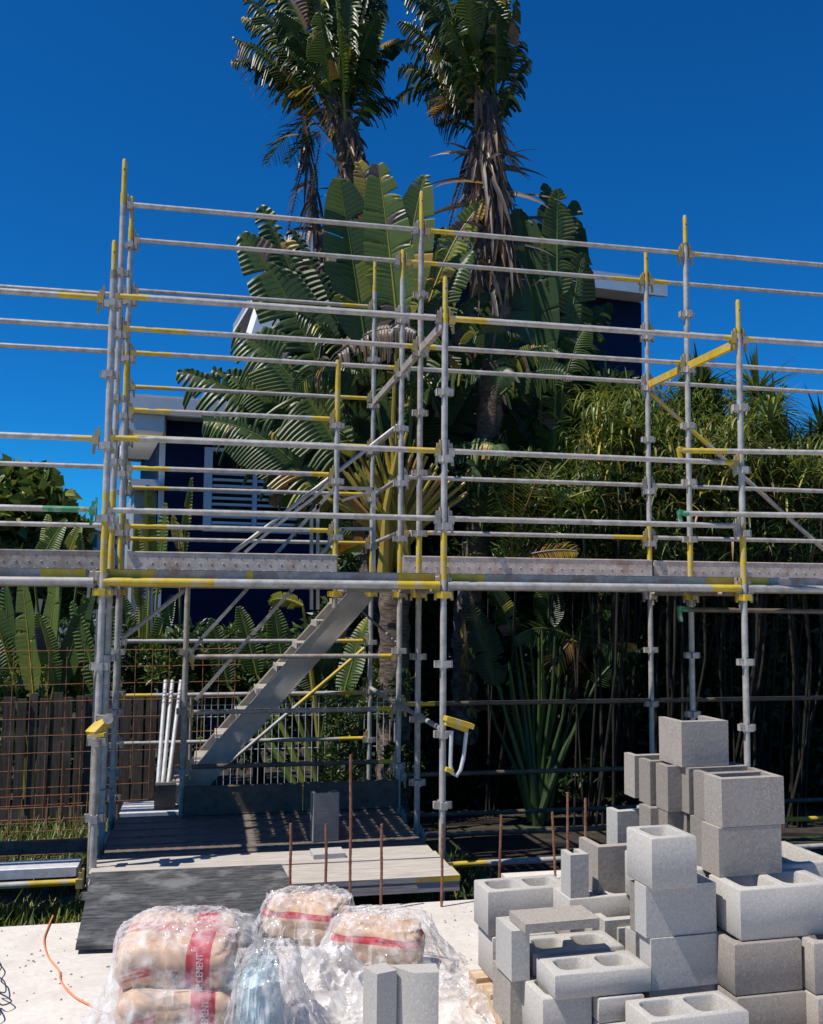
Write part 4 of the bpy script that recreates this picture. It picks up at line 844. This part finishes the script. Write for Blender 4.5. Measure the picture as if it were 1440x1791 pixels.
clump('bird_of_paradise','tall dark green paddle leaved plant right of the right palm trunk','plant',965,1100,12.2,
 [(945,640,910,365,.75,.26,.1,.1,-.3),(975,560,955,320,.6,.22,.6,.25,0),(985,600,1000,350,.6,.2,.7,.4,.2),(990,640,1015,440,.6,.3,.8,.5,-.2),(985,700,1050,520,.6,.2,.8,.6,.1),(960,700,930,520,.6,.15,.6,.4,.3),(970,760,1040,600,.6,.18,.7,.6,.3),(950,760,880,600,.7,.2,.5,.6,.2),(940,800,850,680,.7,.15,.5,.7,.1),(960,800,990,640,.6,.25,.7,.5,-.3),(975,520,975,330,.5,.33,.5,.3,-.4),(940,840,880,760,.7,.12,.5,.8,-.1),(985,680,1020,560,.5,.3,.9,.7,-.4)],21)
clump('banana_plant','clump of broad banana leaves rising behind the paling fence at far left','plant',70,1230,12.2,
 [(30,1210,-20,1035,.35,.45,.1,.1,0),(60,1220,40,1010,.33,.5,.1,.1,-.2),(75,1220,100,1000,.33,.42,.1,.1,.1),(100,1215,160,1030,.3,.3,.2,.2,0),(20,1200,10,1020,.3,.3,.1,.1,.3),(140,1210,150,1040,.3,.48,.1,.1,.2),(175,1220,130,1050,.28,.42,.2,.2,0),(0,1180,-60,1060,.4,.35,.3,.3,-.3),(160,1220,200,1060,.28,.3,.1,.1,.1),(-40,1210,-50,1040,.35,.4,.1,.1,.3),(95,1200,70,1070,.3,.52,.2,.4,-.3)],22)
clump('banana_plant','banana leaves catching sun just left of the navy house wall','plant',262,1250,13.2,
 [(262,1030,258,848,.28,.52,.1,.05,0),(275,1040,290,880,.26,.35,.2,.1,.2),(245,1060,240,920,.22,.62,.2,.2,-.2),(230,1150,215,1040,.3,.35,.2,.3,0),(270,1150,300,1040,.3,.4,.2,.3,.1),(250,1160,250,1045,.3,.3,.2,.3,.2)],23)
clump('banana_plant','slender upright leaf plant in front of the navy wall beside the window','plant',320,1250,13.4,
 [(318,990,335,835,.14,.46,.3,.2,0),(315,960,305,900,.16,.6,.2,.5,-.1),(325,1000,300,910,.14,.45,.4,.4,.1)],24,stemr=.02)
clump('banana_plant','backlit banana leaves below the green painted rail','plant',95,1230,14.5,
 [(85,1010,85,900,.35,.55,.1,.1,0),(110,1000,140,915,.3,.5,.1,.2,.1),(60,1010,110,905,.35,.4,.1,.4,-.2),(135,1020,140,930,.2,.4,.1,.1,0)],25)
clump('bird_of_paradise','leafy plant with green and orange blades seen behind the stair flight','plant',560,1380,11.4,
 [(500,1200,480,1060,.35,.42,.1,.2,0),(560,1180,600,1040,.35,.35,.2,.3,.1),(450,1180,420,1060,.3,.45,.2,.2,.2),(600,1220,640,1080,.35,.4,.2,.3,-.1),(570,1240,520,1130,.3,.3,.2,.4,0),(520,1200,500,1155,.2,.8,.4,.9,-.3),(620,1250,690,1120,.3,.5,.2,.5,.2),(400,1200,370,1080,.3,.35,.2,.2,.2),(640,1300,700,1180,.3,.3,.2,.5,.3),(660,1200,700,1060,.3,.62,.2,.3,.1),(530,1060,470,1040,.25,.6,.5,.6,-.1),(650,1200,620,1100,.3,.3,.2,.2,.2)],26)
clump('heliconia','shaded fan of long green stalks rising from one foot behind the right lower deck','plant',940,1400,11.0,
 [(900,1120,860,1020,.4,.1,.3,.3,.1),(960,1100,960,1010,.4,.1,.3,.3,.2),(1010,1150,1060,1050,.4,.1,.3,.5,.2),(870,1200,830,1060,.4,.12,.4,.4,0),(1040,1200,1110,1120,.4,.1,.5,.7,.1)],27,zb=-.75,stemr=.05)  # low leaf tints paint the shade this plant stands in
rng.seed(31); b=at(940,1400,11.0); hel=[o for o in COL.objects if o.name=='heliconia'][0]; g=MB()
for i in range(13):
    u=(i-6)/6; a=V((u*.09,rng.uniform(-.05,.05),.1)); q=at(940+u*85+rng.uniform(-8,8),1075+abs(u)*110+rng.uniform(0,40),11.0+rng.uniform(-.1,.2))-hel.location; g.tint=rng.uniform(.30,.52); g.tube([a,a.lerp(q,.35)+Hh*(-u*.05)+rv(.03),a.lerp(q,.7)+rv(.04),q],[.045,.028,.02,.01],7,False)
g.build('stalks','leaf',hel)
# hanging feather fronds at centre right
rng.seed(33)
def frondplant(label,px,py,F,specs,zb=-.75,cat='palm',trk=True):
    b=at(px,py,F); t=thing('feather_palm',label,cat,(b.x,b.y,zb)); off=t.location; g=MB(); 
    if trk: q=MB(); trunk(q,[V((0,.9,0)),(b-off)*.5+V((.12,.6,0)),b-off],.02,.016,.1,8,6); q.build('trunk','twig',t)
    for (x0,y0_,x1,y1_,W,tn,dr,hg) in specs:
        a=at(x0,y0_,F)-off; c=at(x1,y1_,F-.2)-off; frond(g,a,(c-a).normalized()+UPV*dr*.45,(c-a).length*1.1,W,dr,tn,30,.013,hg,face=CV+UPV*.4)
    g.build('crown','leaf',t)
frondplant('small feather palm with golden drooping fronds right of the middle poles',905,975,10.6,
 [(895,965,945,820,.65,.72,.4,.3),(900,970,1010,850,.5,.55,.7,.5),(895,975,900,830,.5,.62,.3,.3),(905,975,1000,960,.4,.8,.3,.6),(900,980,870,860,.4,.4,.6,.5),(900,975,985,800,.5,.5,.6,.5)])
frondplant('dark feather palm with hanging fronds in the shade below the right deck',1010,1120,11.2,
 [(1010,1120,900,1100,.5,.3,.9,.9),(1010,1110,960,1180,.5,.85,.6,.9),(1010,1110,1100,1150,.5,.2,.9,.9),(1010,1100,1060,1060,.5,.2,.9,.7),(1010,1110,1010,1230,.5,.9,.5,.9)])
# ---- spiky screw pines on the right
rng.seed(41)
def spiky(name,label,cat,px,py,F,heads,fill,zb=-.75,tn=.4):
    b=at(px,py,F); t=thing(name,label,cat,(b.x,b.y,zb)); off=t.location; g=MB(); q=MB(); f0=V((0,0,0))
    for (hx_,hy_,r_,n,ti,dF) in heads:
        c=at(hx_,hy_,F+dF)-off; rosette(g,c,r_,n,.045,ti); trunk(q,[f0+V((rng.uniform(-.2,.2),rng.uniform(.0,.4),0)),(f0+c)/2+rv(.15),c],.018,.014,.08,7,5)
    for (cx,cy,rx,rz_,n,ti,dF) in fill:
        for i in range(n):
            a=at(cx+rng.uniform(-rx,rx),cy+rng.uniform(-rz_,rz_),F+dF+rng.uniform(-.4,.4))-off
            strap(g,a,V((rng.gauss(0,.7),rng.gauss(0,.7),rng.gauss(.1,.8))),rng.uniform(.15,.42),rng.uniform(.012,.03),1.3,ti+.0+rng.uniform(-.15,.16),5)
    g.build('crown','leaf',t); q.build('trunk','twig',t); return t
spiky('screw_pine','spiky shrub right of the navy upper wall between the two rear right poles','shrub',1100,1300,11.8,
 [(1060,690,.45,60,.35,0),(1110,720,.5,60,.45,.2),(1150,760,.45,60,.5,-.2),(1080,780,.5,60,.4,-.1),(1010,740,.45,50,.38,.1),(1000,660,.35,30,.3,.4),(1040,850,.5,60,.4,0),(1120,850,.5,60,.3,0)],
 [(1100,740,60,60,700,.52,-.3),(1060,830,80,80,800,.5,-.2),(1120,900,70,90,500,.4,-.1)])
spiky('screw_pine','tallest spiky shrub rising behind the tall rear right pole','shrub',1230,1300,12.0,
 [(1225,680,.55,80,.3,.2),(1200,730,.45,60,.4,0),(1255,740,.5,60,.35,.1),(1180,800,.5,60,.42,-.2),(1240,840,.5,60,.35,0),(1210,900,.5,60,.3,0)],
 [(1200,740,50,60,500,.48,-.1),(1220,830,70,80,800,.5,-.3),(1230,930,70,70,500,.38,-.2)])
spiky('screw_pine','olive spiky shrub with star shaped heads behind the right near pole','shrub',1340,1300,11.8,
 [(1325,690,.6,80,.35,.1),(1355,720,.5,60,.5,-.2),(1300,750,.45,60,.5,0),(1345,790,.5,60,.45,-.1),(1380,800,.45,60,.4,0),(1310,860,.5,60,.35,0),(1370,900,.5,60,.3,.1)],
 [(1320,740,50,50,600,.55,-.2),(1340,830,70,80,800,.5,-.2),(1350,930,70,70,500,.35,0)])
spiky('screw_pine','dark green spiky shrub cut by the right picture edge','shrub',1450,1300,12.4,
 [(1440,760,.6,90,.22,0),(1420,800,.5,70,.2,-.2),(1450,860,.55,80,.25,0),(1410,900,.5,70,.2,.2),(1450,960,.5,60,.2,0),(1480,780,.5,60,.25,0)],
 [(1430,850,60,90,500,.25,0)])
for px,py,F,lab in ((1060,760,10.75,'left of the rear right pole'),(1180,800,10.7,'between the two rear right poles'),(1300,800,10.7,'around the near right pole'),(1400,840,10.8,'at the right picture edge')):
    spiky('strap_leaf_shrub','olive strap leaved shrub with dry hanging tips '+lab,'shrub',px,1300,F,[(px+rng.uniform(-50,50),py+rng.uniform(-70,130),rng.uniform(.28,.42),40,rng.choice((.28,.38,.5)),rng.uniform(-.2,.7)) for _ in range(6)],
     [(px,py-20,50,60,260,.56,.1),(px-20,py+110,40,60,160,.42,.1),(px+10,py+60,60,90,90,.84,0)])
# ---- dense leafy shrubs filling the right background down to the ground
rng.seed(51)
def bush(name,label,cat,px,py,F,blobs,zb=-.75,size=.13,asp=.5,trunk_r=.06,lr=.4):
    b=at(px,py,F); t=thing(name,label,cat,(b.x,b.y,zb)); off=t.location; g=MB(); q=MB()
    for (cx,cy,dF,rx,ry,rz_,k,n,ti) in blobs:
        c=at(cx,cy,F+dF)-off; lumps(g,c,(rx,ry,rz_),k,n,size,ti,asp=asp,lr=lr); trunk(q,[V((rng.uniform(-.1,.1),0,0)),c*.5+V((0,.15,c.z*.1)),c],trunk_r,trunk_r*.4,.1,7,5)
    g.build('crown','leaf',t); q.build('trunk','twig',t); return t
for px,lab in ((700,'behind the middle poles'),(800,'behind the trunk with diamond scars'),(900,'behind the shaded fan of stalks'),(1000,'left of the rear right poles'),(1100,'behind the rearmost right pole'),(1200,'behind the tall rear right pole'),(1300,'behind the near right pole'),(1400,'near the right picture edge'),(1510,'cut by the right picture edge')):
    bush('evergreen_shrub','dense dark evergreen shrub '+lab,'shrub',px,1380,13.3,[(px,1370,-1.1,.75,.35,.35,10,1300,.1),(px+50,1200,-1.0,.7,.3,.55,10,1300,.1),(px,1330,-.3,.75,.5,.55,14,1500,.15),(px,1260,-.8,.7,.35,.5,10,1300,.12),(px,1110,-.7,.7,.35,.6,10,1300,.15),(px+10,1180,0,.8,.5,.7,16,2000,.15),(px-10,1030,-.2,.8,.6,.7,16,2000,.2),(px,880,.1,.8,.6,.8,16,2000,.22)]+([(px,740,.3,.7,.5,.7,14,1500,.25)] if px not in(800,900,1300,1400,1510) else []),size=.17,trunk_r=.014)  # lower blobs take darker tints, shade near the ground painted in
# overhanging boughs that shade the right hand side
rng.seed(57)
for px,py,F,lab in ((860,830,11.3,'hanging over the middle right, behind the front rails'),(1010,850,10.8,'hanging left of the rear right pole'),(1150,830,10.8,'hanging behind the tall rear right pole'),(1280,800,10.8,'hanging behind the near right pole'),(1400,850,10.9,'hanging at the right picture edge')):
    bush('pepper_tree','wispy branch mass with narrow olive leaves '+lab,'tree',px,1390,F,[(px,py,.3,.65,.5,.45,12,900,.46),(px+20,py+110,.2,.6,.5,.4,14,900,.38)],size=.12,asp=.22,trunk_r=.012)
# left shrubs behind fence and stairs
rng.seed(61)
for px,py,F,ti,sz,lab in ((-40,1130,13.0,.38,.12,'at the left picture edge above the paling fence'),(60,1160,12.8,.42,.12,'with lime leaves above the paling fence'),(160,1150,13.0,.36,.12,'left of the left pole cluster above the fence'),(260,1150,12.9,.4,.12,'with a few red leaves above the fence'),(350,1160,13.0,.42,.11,'left behind the stair flight'),(450,1150,13.2,.38,.12,'behind the middle of the stair flight'),(560,1150,13.0,.36,.13,'right behind the stair flight'),(640,1120,12.9,.3,.13,'left of the middle poles')):
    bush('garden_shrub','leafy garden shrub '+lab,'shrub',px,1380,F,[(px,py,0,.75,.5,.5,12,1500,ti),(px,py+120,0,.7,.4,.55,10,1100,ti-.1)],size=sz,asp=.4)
bush('garden_shrub','low dark ferny shrub in front of the wire fence panel at its right end','shrub',610,1380,10.5,[(610,1290,0,.28,.25,.5,8,1400,.34),(580,1350,0,.3,.25,.25,6,900,.38)],size=.07,asp=.35,trunk_r=.02)
bush('broadleaf_tree','round leaved dark tree behind the left guard rails','tree',40,1300,19,[(20,900,0,1.1,.8,.7,16,1300,.46),(70,855,0,.4,.4,.3,8,350,.5),(10,870,0,.8,.6,.6,8,500,.46),(110,920,.5,.5,.5,.3,6,250,.45),(20,980,0,1.2,.8,.7,8,700,.25),(130,1000,.5,.8,.8,.8,8,700,.28)],size=.27,asp=.85,trunk_r=.1)
bush('garden_shrub','low leafy shrub beyond the right end of the wire panel','shrub',700,1380,10.9,[(700,1330,0,.3,.3,.35,8,900,.25),(690,1230,.2,.3,.3,.4,8,900,.3)],size=.08,asp=.4,trunk_r=.02)
# backdrop hedge far behind so that no bare horizon shows
rng.seed(71)
for i,px in enumerate((-150,330,560,780,1000,1220,1440)):
    bush('boundary_tree','tall boundary tree far behind, '+['off the left edge','behind the navy house corner','behind the house window','behind the two tall palm trunks','behind the upper navy wall','behind the spiky shrubs','at the right edge'][i],'tree',px,1300,26,[(px,1080,0,2.4,1,1.3,14,1600,.2)],size=.4,asp=.6,trunk_r=.15)
# ------------------------------------------------------------------ grass and litter
rng.seed(81); g=MB()
def grass(x0,x1,y0,y1,n,h,ti):
    for i in range(n):
        x=rng.uniform(x0,x1); y=rng.uniform(y0,y1); p=V((x,y,gz(x,y)-.01)); strap(g,p,V((rng.gauss(0,.4),rng.gauss(0,.4),1)),h*rng.uniform(.5,1.3),.016,.9,ti+rng.uniform(-.15,.2),3)
grass(-3.4,-.6,5.85,7.6,14000,.2,.55); grass(-4.5,1.0,8.3,11.3,9000,.2,.4); grass(1.5,2.4,7,9,600,.15,.4)
o=g.build('grass','leaf'); tag(o,'green grass growing below the slab edge and around the mesh','grass',kind='stuff')
# grit and mortar crumbs on the slab
rng.seed(91); g=MB()
for i in range(900):
    x=rng.uniform(-3,3.2); y=5.75-abs(rng.gauss(0,1.1)); 
    if y<2.6: continue
    q=rng.uniform(.002,.009); c=V((x,y,q*.4)); vs=[c+V((math.cos(a)*q*rng.uniform(.6,1.2),math.sin(a)*q*rng.uniform(.6,1.2),-q*.4)) for a in (0,1.3,2.6,3.9,5.1)]+[c+V((rng.uniform(-q,q)*.3,rng.uniform(-q,q)*.3,q*.6))]
    g.add(vs,[(0,1,5),(1,2,5),(2,3,5),(3,4,5),(4,0,5)])
tag(g.build('grit','block_brown',smooth=False),'scattered mortar crumbs and grit on the slab','grit',kind='stuff')
# ------------------------------------------------------------------ light
W=bpy.data.worlds.new('World'); S.world=W; W.use_nodes=True; nt=W.node_tree; bg=nt.nodes['Background']
sky=nt.nodes.new('ShaderNodeTexSky'); sky.sky_type='NISHITA'; sky.sun_disc=False
TV=V((.55,.13,-1)).normalized(); toS=-TV
sky.sun_elevation=math.asin(toS.z); sky.sun_rotation=math.atan2(toS.x,toS.y)
sky.air_density=.75; sky.dust_density=.0; sky.ozone_density=4.5; sky.altitude=200
hs=nt.nodes.new('ShaderNodeHueSaturation'); hs.inputs['Saturation'].default_value=1.15; hs.inputs['Value'].default_value=1
nt.links.new(sky.outputs[0],hs.inputs['Color']); mu=mixc(nt,1.0,hs.outputs[0],(.10,.81,1.24),'MULTIPLY'); nt.links.new(mu,bg.inputs[0]); bg.inputs[1].default_value=.085
sd=bpy.data.lights.new('sun','SUN'); sd.energy=4.8; sd.angle=R(.5); sd.color=(1,.94,.85); so=bpy.data.objects.new('sun',sd); COL.objects.link(so); so.rotation_euler=TV.to_track_quat('-Z','Y').to_euler(); so.location=(-5,-3,12)
S.view_settings.view_transform='Standard'; S.view_settings.look='None'; S.view_settings.exposure=.2; S.view_settings.gamma=1
S.render.engine='CYCLES'; S.cycles.max_bounces=8; S.cycles.transparent_max_bounces=24; S.cycles.diffuse_bounces=3
print('faces',sum(len(o.data.polygons) for o in COL.objects if o.type=='MESH'))
